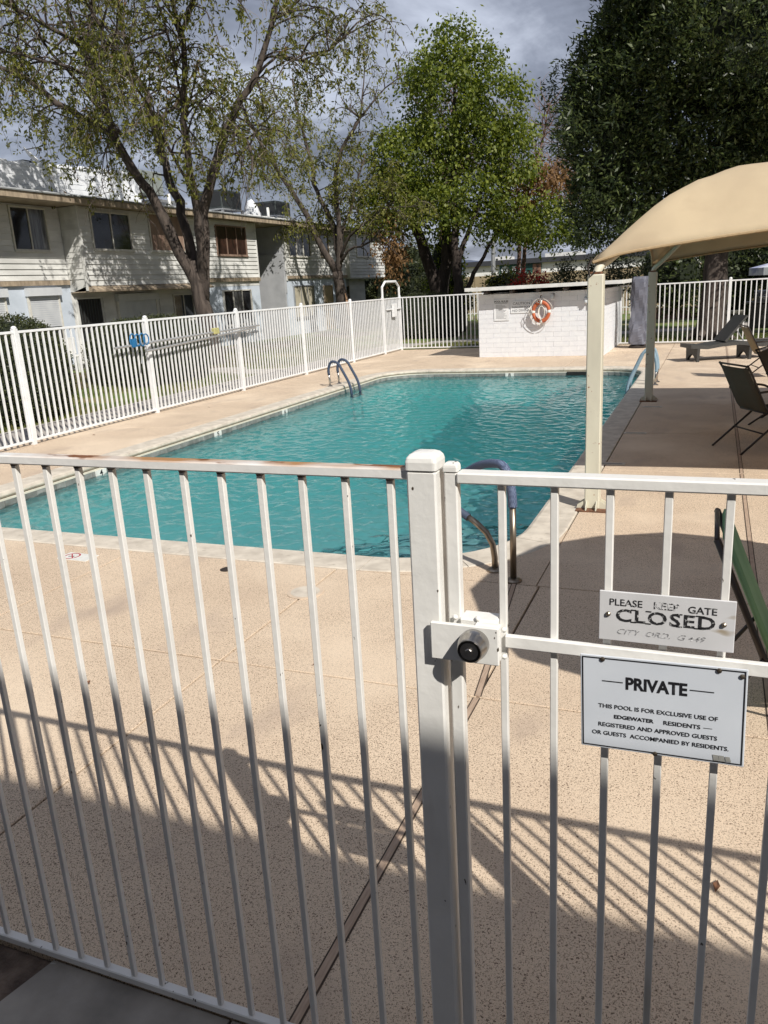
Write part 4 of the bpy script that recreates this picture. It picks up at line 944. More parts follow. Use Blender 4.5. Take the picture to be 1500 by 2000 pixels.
# ------------------------------------------------------------------ building behind the camera, whose eave shades the gate
bh = empty('apartment_building', (0,-6,0), 'two-storey building behind the camera whose eave shades the gate', 'building')
MB().box(-16,18,-10,-2.3,-0.1,4.95).build('wall', M_greywall, bh); MB().box(-16.2,18.2,-10.3,-1.5,4.96,5.15).build('roof', M_trim, bh)

# ------------------------------------------------------------------ long two-storey house on the left
hs = empty('apartment_building', (-17,25,0), 'long two-storey building with cream lap siding and white roof on the left', 'building')
HZ = 0.22
def lap(xf_, y0, y1, z0, z1, holes, pitch=0.152):
    """individual siding boards between the openings"""
    z = z0; 
    while z < z1-0.03:
        h = min(pitch, z1-z); zm = z+h/2; cuts = sorted([(a-0.07,c+0.07) for a,c,p,q in holes if p-0.05 < zm < q+0.05])
        cur = y0; spans = []
        for a,c in cuts:
            if a > cur+0.05: spans.append((cur,a))
            cur = max(cur,c)
        if cur < y1-0.05: spans.append((cur,y1))
        for a,c in spans:
            b = MB(); b.v = [(xf_+0.034,a,z),(xf_+0.034,c,z),(xf_+0.006,c,z+h),(xf_+0.006,a,z+h),(xf_-0.01,a,z),(xf_-0.01,c,z),(xf_-0.01,c,z+h),(xf_-0.01,a,z+h)]
            b.f = [(0,1,2,3),(4,7,6,5),(0,4,5,1),(3,2,6,7),(0,3,7,4),(1,5,6,2)]; b.build('siding_board', M_siding, hs, fix=False)
        z += pitch
def core(x0,x1,y0,y1,z0,z1,m,nm='wall'): return MB().box(x0,x1,y0,y1,z0,z1).build(nm, m, hs)
def window(xf_, y0, y1, z0, z1, panes, split=1, fm=None, proud=0.05):
    wn = MB(); t = 0.045
    for a in ((y0-t,y1+t,z1,z1+t),(y0-t,y1+t,z0-t,z0),(y0-t,y0,z0,z1),(y1,y1+t,z0,z1)): wn.box(xf_-0.02,xf_+proud,a[0],a[1],a[2],a[3])
    wd = wn.build('window', fm or M_wframe, hs)
    n = len(panes)
    for i,m in enumerate(panes):
        a = y0+(y1-y0)*i/n; c = y0+(y1-y0)*(i+1)/n
        MB().box(xf_+0.002,xf_+0.012,a+0.012,c-0.012,z0+0.004,z1-0.004).build('pane', m, wd)
        if i: MB().box(xf_+0.004,xf_+0.040,a-0.018,a+0.018,z0,z1).build('mullion', fm or M_wframe, wd)
    MB().box(xf_-0.01,xf_+proud+0.03,y0-t-0.02,y1+t+0.02,z0-t-0.03,z0-t-0.002).build('sill', fm or M_wframe, wd)
    return wd
XA,XB = -17.65,-17.0; TZ = 4.70
# cores
core(-24,XA-0.012,8,19.1,2.62,TZ,M_siding); core(-24,XB-0.012,19.1,28.9,2.35,TZ,M_siding); core(-24,XB-0.012,31.2,41.9,2.55,TZ,M_siding)
core(-24,XB-1.9,28.9,31.2,0,TZ,M_recess_shade,'stair_recess_wall'); core(-24,XB-0.02,31.1,31.195,2.0,TZ,M_greywall,'side_wall')
core(-24,XA-0.012,8,19.1,0,2.62,M_bluewall); core(-24,XA-0.012,19.1,25.3,0,2.35,M_siding); core(-24,XB-0.02,25.3,28.9,0,2.35,M_bluewall); core(-24,XB-0.02,31.2,37.3,0,2.55,M_bluewall); core(-24,-17.6,37.3,41.0,0,2.55,M_greywall)
core(-18.9,-17.02,31.0,31.1,0,3.6,M_greywall,'stair_wall')
# siding
wA = (17.28,18.50,3.53,4.60); wB = (19.62,21.30,3.55,4.56); wB2 = (22.30,24.10,3.56,4.66)
lap(XA,13.5,19.05,2.70,TZ,[wA,(14.2,15.6,3.53,4.60)])
lap(XB,19.14,25.2,2.50,TZ,[wB,wB2])
wC = (26.1,28.1,3.50,4.48); lap(XB,25.3,28.85,2.66,TZ,[wC])
wD = (31.6,33.55,3.53,4.44); wD2 = (34.65,35.45,3.56,4.46); lap(XB,31.25,37.3,2.70,TZ,[wD,wD2])
XE = -16.8; core(-24,XE-0.012,37.4,41.9,2.50,TZ-0.005,M_siding); wE = (38.3,40.1,3.60,4.54); lap(XE,37.42,41.88,2.55,TZ,[wE])
lap(XA,20.4,20.9,0.4,2.2,[],0.2); lap(XA,23.2,25.2,0.4,2.2,[(24.0,25.12,1.3,2.16)],0.2); lap(-17.6,38.9,40.9,HZ,2.5,[],0.2)
# return wall of the projecting part, with its own boards
for i in range(13):
    z = 2.70+i*0.152; b = MB(); b.v = [(XA,19.08,z),(XB,19.08,z),(XB,19.094,z+0.152),(XA,19.094,z+0.152),(XA,19.12,z),(XB,19.12,z),(XB,19.12,z+0.152),(XA,19.12,z+0.152)]
    b.f = [(0,1,2,3),(4,7,6,5),(0,4,5,1),(3,2,6,7),(0,3,7,4),(1,5,6,2)]; b.build('siding_board', M_siding, hs, fix=False)
MB().box(XB-0.03,XB+0.035,19.06,19.14,2.36,TZ).build('corner_board', M_siding, hs)
for y in (25.25,28.88,31.22,37.36,41.9): MB().box(-17.03,XE+0.03 if y > 37 else XB+0.035,y-0.04,y+0.04,2.5,TZ).build('corner_board', M_siding, hs)
# trim bands and the small skirt roof
for a in ((XA-0.01,XA+0.07,8,19.06,2.56,2.69),(XB-0.01,XB+0.07,25.3,28.9,2.52,2.65),(XB-0.01,XB+0.07,31.2,37.3,2.57,2.69)): core(*a,M_trim,'trim_board')
b = prism(MB(),[(0,0),(1,0),(1,1),(0,1)],0,1); b = MB()
b.v = [(XA,19.1,2.32),(XB+0.28,19.1,2.32),(XB+0.28,19.1,2.37),(XB,19.1,2.50),(XA,25.2,2.32),(XB+0.28,25.2,2.32),(XB+0.28,25.2,2.37),(XB,25.2,2.50)]
b.f = [(0,1,2,3),(4,7,6,5),(0,4,5,1),(1,5,6,2),(2,6,7,3)]; b.build('skirt_roof', M_trim, hs)
# windows and doors
window(XA,*wA,[M_glass,M_curtain]); window(XA,14.2,15.6,3.53,4.60,[M_glass,M_glass]); window(XB,*wB,[M_glass,M_glass]); window(XB,*wB2,[M_tanblind])
window(XB,*wC,[M_redglass,M_redglass,M_redglass],fm=M_tanblind); window(XB,*wD,[M_glass,M_curtain,M_glass]); window(XB,*wD2,[M_glass],fm=M_trim); window(XE,*wE,[M_curtain,M_glass])
def rollshutter(x,y0,y1,z0,z1,zl):
    s = core(x-0.01,x+0.16,y0-0.08,y1+0.08,z1,z1+0.22,M_shutter,'shutter_box')
    z = z0
    while z < z1-0.01: MB().box(x+0.01,x+0.045,y0,y1,z,min(z+0.052,z1-0.003)).build('shutter_slat', M_shutter, s); z += 0.058
    for y in (y0-0.05,y1): MB().box(x,x+0.07,y,y+0.05,zl,z1).build('guide_rail', M_wframe, s)
    MB().box(x+0.002,x+0.012,y0,y1,zl,z0).build('pane', M_glass, s)
rollshutter(XA,17.42,18.50,1.42,2.28,0.95); rollshutter(XA,14.9,16.55,1.0,2.28,0.9)
rollshutter(XA,21.05,22.95,1.0,2.02,0.95)
window(XA,24.0,25.12,1.30,2.12,[M_glass,M_glass]); window(XB,26.2,28.1,0.95,2.17,[M_glass,M_curtain,M_glass]); window(XB,31.75,33.6,0.95,2.24,[M_beige,M_beige,M_beige],fm=M_galv)
def door(x,y0,y1,z0,z1,m,bars):
    f = MB(); t = 0.05
    for a in ((y0-t,y1+t,z1,z1+t),(y0-t,y0,z0,z1),(y1,y1+t,z0,z1)): f.box(x-0.02,x+0.05,a[0],a[1],a[2],a[3])
    f = f.build('door', M_trim if not bars else M_siding, hs); MB().box(x+0.0,x+0.02,y0,y1,z0,z1).build('leaf', m, f)
    if bars:
        for y in np.arange(y0+0.08,y1,0.12): MB().box(x+0.03,x+0.042,y-0.008,y+0.008,z0,z1).build('bar', M_galv if False else M_ac, f)
    MB().lathe([(0.03,0),(0.03,0.04)],10,'x',(x+0.02,y0+0.1,z0+0.95)).build('handle', M_knob, f)
door(XA,19.28,20.28,HZ+0.05,2.14,M_door,True); door(XB,34.72,35.55,HZ,2.2,M_tandoor,False); door(-17.6,37.5,38.8,HZ,2.15,M_glass,False)
MB().box(XA,XA+1.3,18.6,20.6,0,HZ+0.05).build('doorstep', M_conc, hs)
# roof: eave slab with tan fascia, white low-slope deck
MB().box(-16.48,-16.44,8,42.2,4.675,4.835).build('fascia', M_trim, hs)
MB().box(-24,-16.485,8,42.15,4.715,4.80).build('soffit', M_trim, hs)
b = MB(); b.v = [(-16.40,8,4.838),(-16.40,42.25,4.838),(-19.0,42.25,5.22),(-19.0,8,5.22),(-16.40,8,4.872),(-16.40,42.25,4.872),(-19.0,42.25,5.26),(-19.0,8,5.26)]
b.f = [(0,1,2,3),(4,7,6,5),(0,4,5,1),(3,2,6,7),(0,3,7,4),(1,5,6,2)]; b.build('roof_edge', M_rooftile, hs)
MB().box(-24,-19.005,8,42.2,4.81,5.255).build('roof', M_roofw, hs)
for y0 in np.arange(8,42,0.95): MB().add([(-16.42,y0,4.876),(-16.42,y0+0.93,4.876),(-18.9,y0+0.93,5.250),(-18.9,y0,5.250),(-16.42,y0,4.890),(-16.42,y0+0.93,4.890),(-18.9,y0+0.93,5.262),(-18.9,y0,5.262)],[(0,3,2,1),(4,5,6,7),(0,1,5,4),(1,2,6,5),(2,3,7,6),(3,0,4,7)]).build('roof_sheet', M_roofw, hs)
# white block parapet on the roof
pw = empty('roof_parapet',(-19,19,5.2),'white painted stepped block wall on top of the long building','parapet')
rw = 6; base_z = 5.22
def topz(y): return 6.08+0.04*(y-18.6)
for r_ in range(rw):
    y = 13.0-(r_%2)*0.4
    while y < 24.3:
        z0 = base_z+(topz(y)-base_z-0.10)*r_/rw; z1 = base_z+(topz(y)-base_z-0.10)*(r_+1)/rw-0.010
        MB().bbox(-19.25,-19.0+rng.uniform(0,0.003),y,min(y+0.794,24.3),z0,z1,0.005).build('block', M_brick, pw); y += 0.8
MB().box(-19.24,-19.012,12.9,24.28,base_z,6.05).build('core', M_brick, pw)
for i,y in enumerate(np.arange(13.0,24.2,0.42)): MB().bbox(-19.28,-18.97,y,y+0.40,topz(y)-0.10,topz(y)-0.02+(0.05 if i%2 else 0),0.03).build('coping_block', M_brick, pw)
MB().bbox(-21.5,-19.0,24.32,24.7,base_z,topz(24.5),0.01).build('end_wall', M_brick, pw)
# roof plant
def acunit(x,y,z,w_,dp,h,label):
    a = empty('rooftop_ac',(x,y,z),label,'air conditioner'); MB().bbox(x-dp/2,x+dp/2,y-w_/2,y+w_/2,z+0.2,z+0.2+h,0.02).build('case', M_ac, a)
    for k in range(2): MB().box(x+dp/2+0.002,x+dp/2+0.012,y-w_/2+0.06+k*(w_/2-0.03),y-0.06+k*(w_/2-0.03)+0.03,z+0.28,z+0.12+h).build('coil_guard', M_acg, a)
    MB().box(x-dp/2+0.06,x+dp/2-0.06,y-w_/2-0.012,y-w_/2-0.002,z+0.28,z+0.12+h).build('coil_guard', M_acg, a)
    MB().bbox(x-dp/2-0.05,x+dp/2+0.05,y-w_/2-0.05,y+w_/2+0.05,z+0.14,z+0.198,0.01).build('curb', M_galv, a)
    for sx in (-1,1):
        for sy in (-1,1): MB().box(x+sx*dp/2-0.04,x+sx*dp/2+0.04,y+sy*w_/2-0.04,y+sy*w_/2+0.04,z-0.05,z+0.14).build('leg', M_galv, a)
acunit(-19.5,30.4,5.28,1.5,1.3,0.72,'dark rooftop air conditioner right of the big forked tree')
acunit(-19.5,34.9,5.28,1.4,1.2,0.62,'dark rooftop air conditioner seen between the limbs of the second tree')
acunit(-21.3,22.2,5.5,2.0,1.2,0.85,'dark rooftop unit behind the white parapet and the dish')
dc = empty('evaporative_cooler',(-20,25.9,5.3),'grey-green sheet metal cooler on the roof behind the forked tree','cooler')
MB().bbox(-20.6,-19.4,25.0,26.6,5.75,6.55,0.02).build('case', M_duct, dc); MB().bbox(-20.7,-19.3,26.0,27.9,5.52,5.60,0.01).build('stand', M_galv, dc)
for y in (25.2,27.8): MB().box(-19.6,-19.5,y,y+0.06,5.22,5.75).build('leg', M_galv, dc)
b = MB().tube([(-20,25.0,6.2),(-20,24.85,6.2),(-20,24.8,5.95),(-20,24.8,5.3)],0.28,12); b.build('duct', M_duct, dc, smooth=True)
for y,l in ((25.35,'short white vent pipe on the roof edge by the cooler'),(32.4,'short white vent pipe on the roof right of the dark air conditioner')): tag(MB().cyl((-18.3,y),0.06,0.06,5.1,5.62,10).build('vent_pipe', M_fascia, smooth=True),l,'vent pipe')
for i in range(1):
    tc_ = empty('covered_vent',(-19,31.9,5.3),'small white tarp-wrapped vent on the roof beside the air conditioner','vent')
    b = MB().lathe([(0.42,5.1),(0.40,5.4),(0.28,5.7),(0.14,5.95),(0.05,6.0)],9,c=(-19,32.2,0)); b.build('tarp', M_roofw, tc_)
cd = empty('roof_conduit',(-17.4,33,5),'white pipe running along the roof edge by the air conditioners','pipe'); MB().tube([(-17.3,29.0,5.04),(-17.3,35.4,5.04),(-17.3,35.4,5.5)],0.03,8).build('pipe', M_fascia, cd)
ds = empty('satellite_dish',(-20.3,21.4,6.0),'pale satellite dish above the white parapet','satellite dish')
b = MB(); nrm_ = Vector((0.55,0.35,0.62)).normalized(); ax = nrm_.cross(Vector((0,0,1))).normalized(); ay = nrm_.cross(ax); cc = Vector((-20.3,21.15,6.52))
for rr in (0,0.1,0.2,0.3,0.36):
    for k in range(20):
        a = 2*math.pi*k/20; p = cc+ax*rr*math.cos(a)+ay*rr*1.1*math.sin(a)+nrm_*(rr*rr*0.9); b.v.append(tuple(p))
for j in range(4):
    for k in range(20): b.f.append((j*20+k,j*20+(k+1)%20,(j+1)*20+(k+1)%20,(j+1)*20+k))
b.build('dish', M_fascia, ds, smooth=True, fix=False); MB().tube([tuple(cc-nrm_*0.02),(-20.3,21.3,6.2),(-20.3,21.3,5.4)],0.03,6).build('mast', M_galv, ds)
MB().tube([tuple(cc-ay*0.34),tuple(cc+nrm_*0.42-ay*0.05)],0.016,6).build('feed_arm', M_frame, ds); MB().bbox(cc.x+nrm_.x*0.42-0.04,cc.x+nrm_.x*0.42+0.04,cc.y+nrm_.y*0.42-0.04,cc.y+nrm_.y*0.42+0.04,cc.z+0.22,cc.z+0.30).build('receiver', M_frame, ds)
# porch chairs by the house seen through the fence
for x,y,l in ((-16.4,17.6,'white plastic chair by the house seen through the left end of the fence'),(-16.3,26.9,'white plastic chair against the pale blue wall below its window')):
    pc = empty('garden_chair',(x,y,0.2),l,'chair','white garden chairs'); MB().bbox(x-0.22,x+0.22,y-0.22,y+0.22,0.60,0.64,0.01).build('seat', M_fascia, pc); MB().bbox(x-0.24,x-0.20,y-0.22,y+0.22,0.66,1.12,0.01).build('backrest', M_fascia, pc)
    for sx in (-1,1):
        for sy in (-1,1): MB().box(x+sx*0.19-0.02,x+sx*0.19+0.02,y+sy*0.19-0.02,y+sy*0.19+0.02,0.16,0.60).build('leg', M_fascia, pc)

# ------------------------------------------------------------------ trees
def interp_path(P, step=0.35):
    P = [Vector(p) for p in P]; Q = []
    for i in range(len(P)-1):
        p0 = P[max(0,i-1)]; p1 = P[i]; p2 = P[i+1]; p3 = P[min(len(P)-1,i+2)]; k = max(1,int((p2-p1).length/step))
        for j in range(k):
            t = j/k; Q.append(0.5*((2*p1)+(p2-p0)*t+(2*p0-5*p1+4*p2-p3)*t*t+(3*p1-p0-3*p2+p3)*t**3))
    Q.append(P[-1]); return Q
def limb(b, P, r0, r1, n=8, wob=0.03):
    Q = interp_path(P); m = len(Q); Q = [q+Vector(rng.normal(0,wob,3))*(0 if i in (0,) else 1) for i,q in enumerate(Q)]
    b.tube(Q, [(r0+(r1-r0)*(i/(m-1))**0.8)*(1+rng.normal(0,0.04)) for i in range(m)], n); return Q
def twigs(b, Q, r_, count, length, droop, anchors, dirs, level=0, n=5, tmin=0.25, outc=None, sub=4):
    """secondary branches off a limb, each with thin twigs; twig points collect as leaf anchors"""
    for _ in range(count):
        t = rng.uniform(tmin,1.0); p = Vector(Q[min(len(Q)-1,int(t*(len(Q)-1)))]); i = min(len(Q)-2,int(t*(len(Q)-1))); ax_ = (Q[i+1]-Q[i]).normalized()
        d_ = (ax_*0.5+Vector(rng.normal(0,0.75,3))); d_.z += 0.25
        if outc is not None: d_ += (p-Vector(outc)).normalized()*0.35
        d_.normalize(); L_ = length*rng.uniform(0.5,1.2); k = 7; pts_ = [p.copy()]
        for s in range(k):
            d_ = (d_+Vector(rng.normal(0,0.20,3))+Vector((0,0,-droop*s/k))).normalized(); pts_.append(pts_[-1]+d_*L_/k)
        b.tube(pts_, [r_*(1-0.8*q/k) for q in range(k+1)], n, False)
        for _2 in range(sub):
            q = rng.integers(2,k+1); p2 = pts_[q].copy(); d2_ = (d_+Vector(rng.normal(0,0.7,3))).normalized(); L2 = L_*rng.uniform(0.3,0.6); tp = [p2.copy()]
            for s in range(5):
                d2_ = (d2_+Vector(rng.normal(0,0.22,3))+Vector((0,0,-droop*1.3*s/5))).normalized(); tp.append(tp[-1]+d2_*L2/5)
                if s > 0: anchors.append(tuple(tp[-1]))
            b.tube(tp, [r_*0.38*(1-0.7*i_/5) for i_ in range(6)], 3, False)
        for q in range(3,k+1): anchors.append(tuple(pts_[q]))
def strands(b, anchors, frac, length, droop, out, r_=0.007, bias=0.0):
    """thin hanging shoots from the twig ends, with leaf clusters along them"""
    for a in anchors:
        if rng.random() > frac: continue
        p = Vector(a); d_ = Vector(rng.normal(0,0.8,3)); d_.z += 0.15+bias; d_.normalize(); L_ = length*rng.uniform(0.4,1.25); k = 6; P = [p.copy()]
        for s in range(k):
            d_ = (d_+Vector(rng.normal(0,0.14,3))+Vector((0,0,-droop*(s+1)/k))).normalized(); P.append(P[-1]+d_*L_/k)
            if s > 0: out.append(tuple(P[-1]))
        b.tube(P, [r_*(1-0.6*i/k) for i in range(k+1)], 3, False)
# big forked tree in front of the house
t1 = empty('ash_tree',(-13.7,20.2,0.1),'big many-limbed tree with sparse olive spring leaves in front of the long building','tree')
T1trunk=[(-13.66,20.20,0.0),(-13.72,20.20,0.5),(-13.78,20.20,1.13),(-13.87,20.20,1.9),(-13.93,20.20,2.5),(-13.92,20.22,3.0)]
LB = {'a':[(-13.88,20.20,1.95),(-13.94,20.18,2.35),(-14.10,20.05,2.85),(-14.46,19.90,3.73),(-14.68,19.75,4.58),(-15.24,19.60,5.54),(-15.75,19.45,6.50),(-16.39,19.30,6.90),(-17.11,19.15,7.39),(-17.69,19.00,7.91),(-18.67,18.85,8.44),(-20.06,18.70,9.12)],
 'b':[(-15.63,19.60,6.24),(-15.41,19.10,6.75),(-15.20,18.60,7.66),(-15.23,18.10,8.61),(-15.05,17.60,9.8)],
 'c':[(-13.88,20.22,1.95),(-13.96,20.22,2.4),(-14.16,20.37,3.32),(-14.45,20.53,4.32),(-14.88,20.70,5.48),(-15.29,20.87,6.82),(-15.57,21.03,7.82),(-16.02,21.20,8.41),(-16.28,21.37,9.45),(-16.44,21.53,10.40),(-16.65,21.70,12.2)],
 'd':[(-15.20,20.85,6.58),(-15.12,21.18,7.11),(-15.09,21.55,7.35),(-14.83,21.93,7.84),(-14.43,22.30,8.68)],
 'e':[(-13.86,20.18,1.9),(-13.80,20.20,2.40),(-13.56,20.00,3.12),(-13.44,19.80,3.83),(-13.34,19.60,5.22),(-13.21,19.40,5.60),(-13.13,19.20,6.40),(-12.85,19.00,7.06),(-12.60,18.80,7.80),(-12.51,18.60,8.49),(-12.55,18.40,9.2),(-12.45,18.20,10.6)],
 'f':[(-13.84,20.22,1.9),(-13.74,20.22,2.40),(-13.63,20.33,3.41),(-13.66,20.47,4.25),(-13.26,20.60,5.40),(-12.98,20.73,6.13),(-12.38,20.87,7.07),(-11.86,21.00,7.66),(-11.39,21.13,8.73),(-11.14,21.27,9.45),(-11.01,21.40,11.0)],
 'g':[(-11.86,21.00,7.66),(-11.18,21.00,8.08),(-10.53,21.20,7.95),(-9.87,21.40,8.05),(-9.17,21.60,8.60)],
 'h':[(-12.65,20.50,6.36),(-11.95,20.2,6.0),(-11.50,19.8,5.5),(-11.35,19.4,4.9)],
 'i':[(-16.2,21.3,9.2),(-17.2,21.8,9.9),(-18.6,22.0,10.3),(-19.8,22.1,10.4)],
 'j':[(-15.2,18.4,8.2),(-16.6,17.6,9.2),(-18.0,17.0,9.8),(-19.4,16.6,10.2)],
 'k':[(-12.6,18.7,8.2),(-11.6,18.2,9.0),(-10.8,17.9,9.9),(-10.2,17.6,10.8)],
 'l':[(-11.3,21.2,9.0),(-10.2,21.6,9.7),(-9.6,21.8,10.4)],
 'm':[(-13.8,20.1,5.0),(-14.0,18.9,6.9),(-14.1,17.2,8.9),(-13.9,15.6,10.6)],'n':[(-15.3,19.4,6.4),(-16.0,18.0,8.2),(-16.4,16.4,9.8),(-16.9,15.0,10.6)],  # forward limbs m, n and o added so the crown dapples the siding
 'o':[(-13.1,19.3,6.6),(-12.5,17.9,8.5),(-12.3,16.4,10.2),(-12.2,15.4,11.2)],'p':[(-16.4,16.4,9.8),(-17.6,15.8,9.6),(-18.6,15.4,9.3)],'q':[(-15.2,18.6,7.7),(-16.2,17.2,8.0),(-17.4,16.4,8.4)]}
b = MB(); limb(b,T1trunk,0.36,0.19,14,0.012); anchors = []
rr0 = {'a':(0.19,0.045),'b':(0.09,0.03),'c':(0.18,0.035),'d':(0.07,0.022),'e':(0.16,0.035),'f':(0.19,0.045),'g':(0.05,0.012),'h':(0.07,0.02),'i':(0.06,0.02),'j':(0.06,0.02),'k':(0.06,0.02),'l':(0.05,0.02),'m':(0.045,0.015),'n':(0.05,0.015),'o':(0.04,0.015),'p':(0.05,0.02),'q':(0.05,0.02)}
tb = MB()
for k,P in LB.items():
    Q = limb(b,P,*rr0[k],9 if rr0[k][0] > 0.1 else 6,0.025)
    up = [q for q in Q if q.z > 5.2] or Q
    twigs(tb, up, 0.030, int(7+len(up)*0.75), 2.1, 0.62, anchors, None, outc=(-14,20,7), tmin=0.0, sub=4)
b.build('trunk', M_bark, t1, smooth=True); tb.build('twigs', M_bark, t1)
A = np.array(anchors); A = A[(A[:,2] > 4.7)]; keep = rng.random(len(A)) < 0.9; A = A[keep]
st_ = []; sb = MB(); strands(sb, [tuple(q) for q in A], 0.20, 1.15, 0.75, st_); sb.build('hanging_shoots', M_twig, t1)
st_ = np.array(st_); st_ = st_[st_[:,2] > 4.4]
P1 = np.concatenate([leaves(A[rng.random(len(A)) < 0.55], 5, 0.05, 0.12, 0.050, droop=0.8), leaves(st_[rng.random(len(st_)) < 0.62], 6, 0.035, 0.12, 0.050, droop=0.9)])
quads('crown', P1, LM_olive, t1); print('t1', len(A), len(st_), len(P1))
Ad = A[rng.random(len(A)) < 0.012]; quads('dry_leaf_clump', leaves(Ad, 5, 0.10, 0.12, 0.045, droop=1.5), LM_rustl, t1)
# second tree
t2 = empty('ash_tree',(-14.55,31.6,0.15),'second, slimmer forked tree with thin green leaves, right of the big one','tree')
LB2 = {'a':[(-14.80,31.6,2.60),(-15.05,31.5,3.2),(-15.44,31.27,4.05),(-15.68,30.93,5.01),(-15.94,30.60,5.72),(-16.33,30.27,6.48),(-16.75,29.93,7.33),(-17.2,29.6,8.5),(-17.6,29.4,9.6)],
 'b':[(-14.78,31.6,2.60),(-14.85,31.81,4.09),(-15.35,32.03,5.35),(-15.88,32.24,6.32),(-15.96,32.46,6.89),(-16.35,32.67,8.07),(-16.74,32.89,9.48),(-16.96,33.10,10.6)],
 'c':[(-14.74,31.6,2.65),(-14.62,31.6,3.88),(-14.59,31.6,5.26),(-14.66,31.6,6.15),(-14.52,31.6,6.66),(-14.24,31.6,7.39),(-13.67,31.6,8.08),(-13.35,31.6,8.47)],
 'c1':[(-13.35,31.6,8.47),(-13.26,31.77,9.27),(-13.18,31.93,10.15),(-13.24,32.10,11.0)],'c2':[(-13.35,31.6,8.47),(-12.37,31.85,9.42),(-11.53,32.10,9.89)],'c3':[(-13.35,31.6,8.47),(-13.66,31.35,8.78),(-13.91,31.10,9.19)],
 'd':[(-14.66,31.6,2.9),(-14.56,31.85,4.37),(-14.09,32.10,5.35),(-13.90,32.35,6.34),(-13.59,32.60,7.31)],
 'e':[(-14.66,31.6,3.0),(-14.11,31.35,3.54),(-13.44,31.10,3.67),(-12.86,30.85,3.81),(-12.17,30.60,4.33)],'f':[(-14.60,31.6,3.25),(-13.95,31.23,4.06),(-13.22,30.85,4.40),(-12.37,30.48,4.81),(-11.51,30.10,5.08)]}
rr2 = {'a':(0.16,0.04),'b':(0.15,0.04),'c':(0.15,0.06),'c1':(0.05,0.015),'c2':(0.05,0.015),'c3':(0.05,0.015),'d':(0.11,0.03),'e':(0.07,0.03),'f':(0.08,0.03)}
b = MB(); limb(b,[(-14.5,31.6,0.0),(-14.55,31.6,0.5),(-14.66,31.6,1.53),(-14.78,31.6,2.75)],0.27,0.23,12,0.012); tb = MB(); an = []; an2 = []
for k,P in LB2.items():
    Q = limb(b,P,*rr2[k],8,0.02); tgt = an2 if k[0] == 'c' and len(k) == 2 else an
    up = [q for q in Q if q.z > 4.9] or Q[len(Q)//2:]
    twigs(tb, up, 0.026, int(5+len(up)*0.7) if tgt is an else 7, 1.7 if tgt is an else 1.1, 0.45 if k not in ('e','f') else 0.1, tgt, None, outc=(-15,31.6,5.5), tmin=0.0, sub=4)
b.build('trunk', M_bark, t2, smooth=True); tb.build('twigs', M_bark, t2)
MB().tube([(-14.27,31.36,0.9),(-14.32,31.37,1.4),(-14.40,31.40,1.85)],[0.05,0.07,0.02],6).build('bark_scar', M_barkp, t2)
A = np.array(an); A = A[A[:,2] > 4.2]; st_ = []; sb = MB(); strands(sb, [tuple(q) for q in A], 0.30, 1.1, 0.55, st_); sb.build('hanging_shoots', M_twig, t2); st_ = np.array(st_); st_ = st_[st_[:,2] > 4.0]
quads('crown', np.concatenate([leaves(st_, 4, 0.05, 0.14, 0.055, 0.8), leaves(A, 3, 0.08, 0.15, 0.06, 0.7), leaves(np.array(an2), 1, 0.08, 0.11, 0.04, 1.0)]), LM_olive, t2)
# dense crowns
def crown_pts(lobes, per_area, shell=0.55, seed=1, gap=-1.15):
    """cluster centres on and inside lobes, with gaps; outward directions"""
    out = []; od = []; r_ = np.random.default_rng(seed)
    for (c, rad_, dens) in lobes:
        c = np.array(c); rad_ = np.array(rad_); n_ = int(per_area*dens*rad_[0]*rad_[2]*4)
        u = r_.normal(0,1,(n_,3)); u /= np.linalg.norm(u,axis=1)[:,None]; q = shell+(1-shell)*r_.random(n_)**0.6
        bump = 1+0.16*np.sin(u[:,0]*5+c[0]*3+u[:,2]*4)+0.12*np.sin(u[:,1]*7+u[:,2]*9+c[2])+r_.normal(0,0.05,n_)
        p = c+u*rad_*(q*bump)[:,None]; out.append(p); od.append(u)
    p = np.concatenate(out); u = np.concatenate(od)
    g_ = np.sin(p[:,0]*2.3+1.0)*np.sin(p[:,1]*2.1)+np.sin(p[:,2]*2.7+p[:,0]*1.1); keep = g_ > gap
    return p[keep], u[keep]
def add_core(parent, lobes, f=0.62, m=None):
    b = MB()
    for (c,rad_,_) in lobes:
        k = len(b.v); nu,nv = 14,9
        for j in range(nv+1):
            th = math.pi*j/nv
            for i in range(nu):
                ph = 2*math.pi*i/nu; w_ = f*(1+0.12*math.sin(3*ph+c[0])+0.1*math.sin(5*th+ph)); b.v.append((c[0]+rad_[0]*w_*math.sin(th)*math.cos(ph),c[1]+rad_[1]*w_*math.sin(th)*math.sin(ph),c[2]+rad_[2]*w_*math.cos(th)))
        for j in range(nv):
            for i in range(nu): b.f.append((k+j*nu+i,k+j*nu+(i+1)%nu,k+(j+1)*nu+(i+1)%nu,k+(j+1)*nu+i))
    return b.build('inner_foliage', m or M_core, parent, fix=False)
g1 = empty('green_tree',(-10.3,33.8,0),'full bright green tree rising behind the pool corner, beside the twin dark trunks','tree')
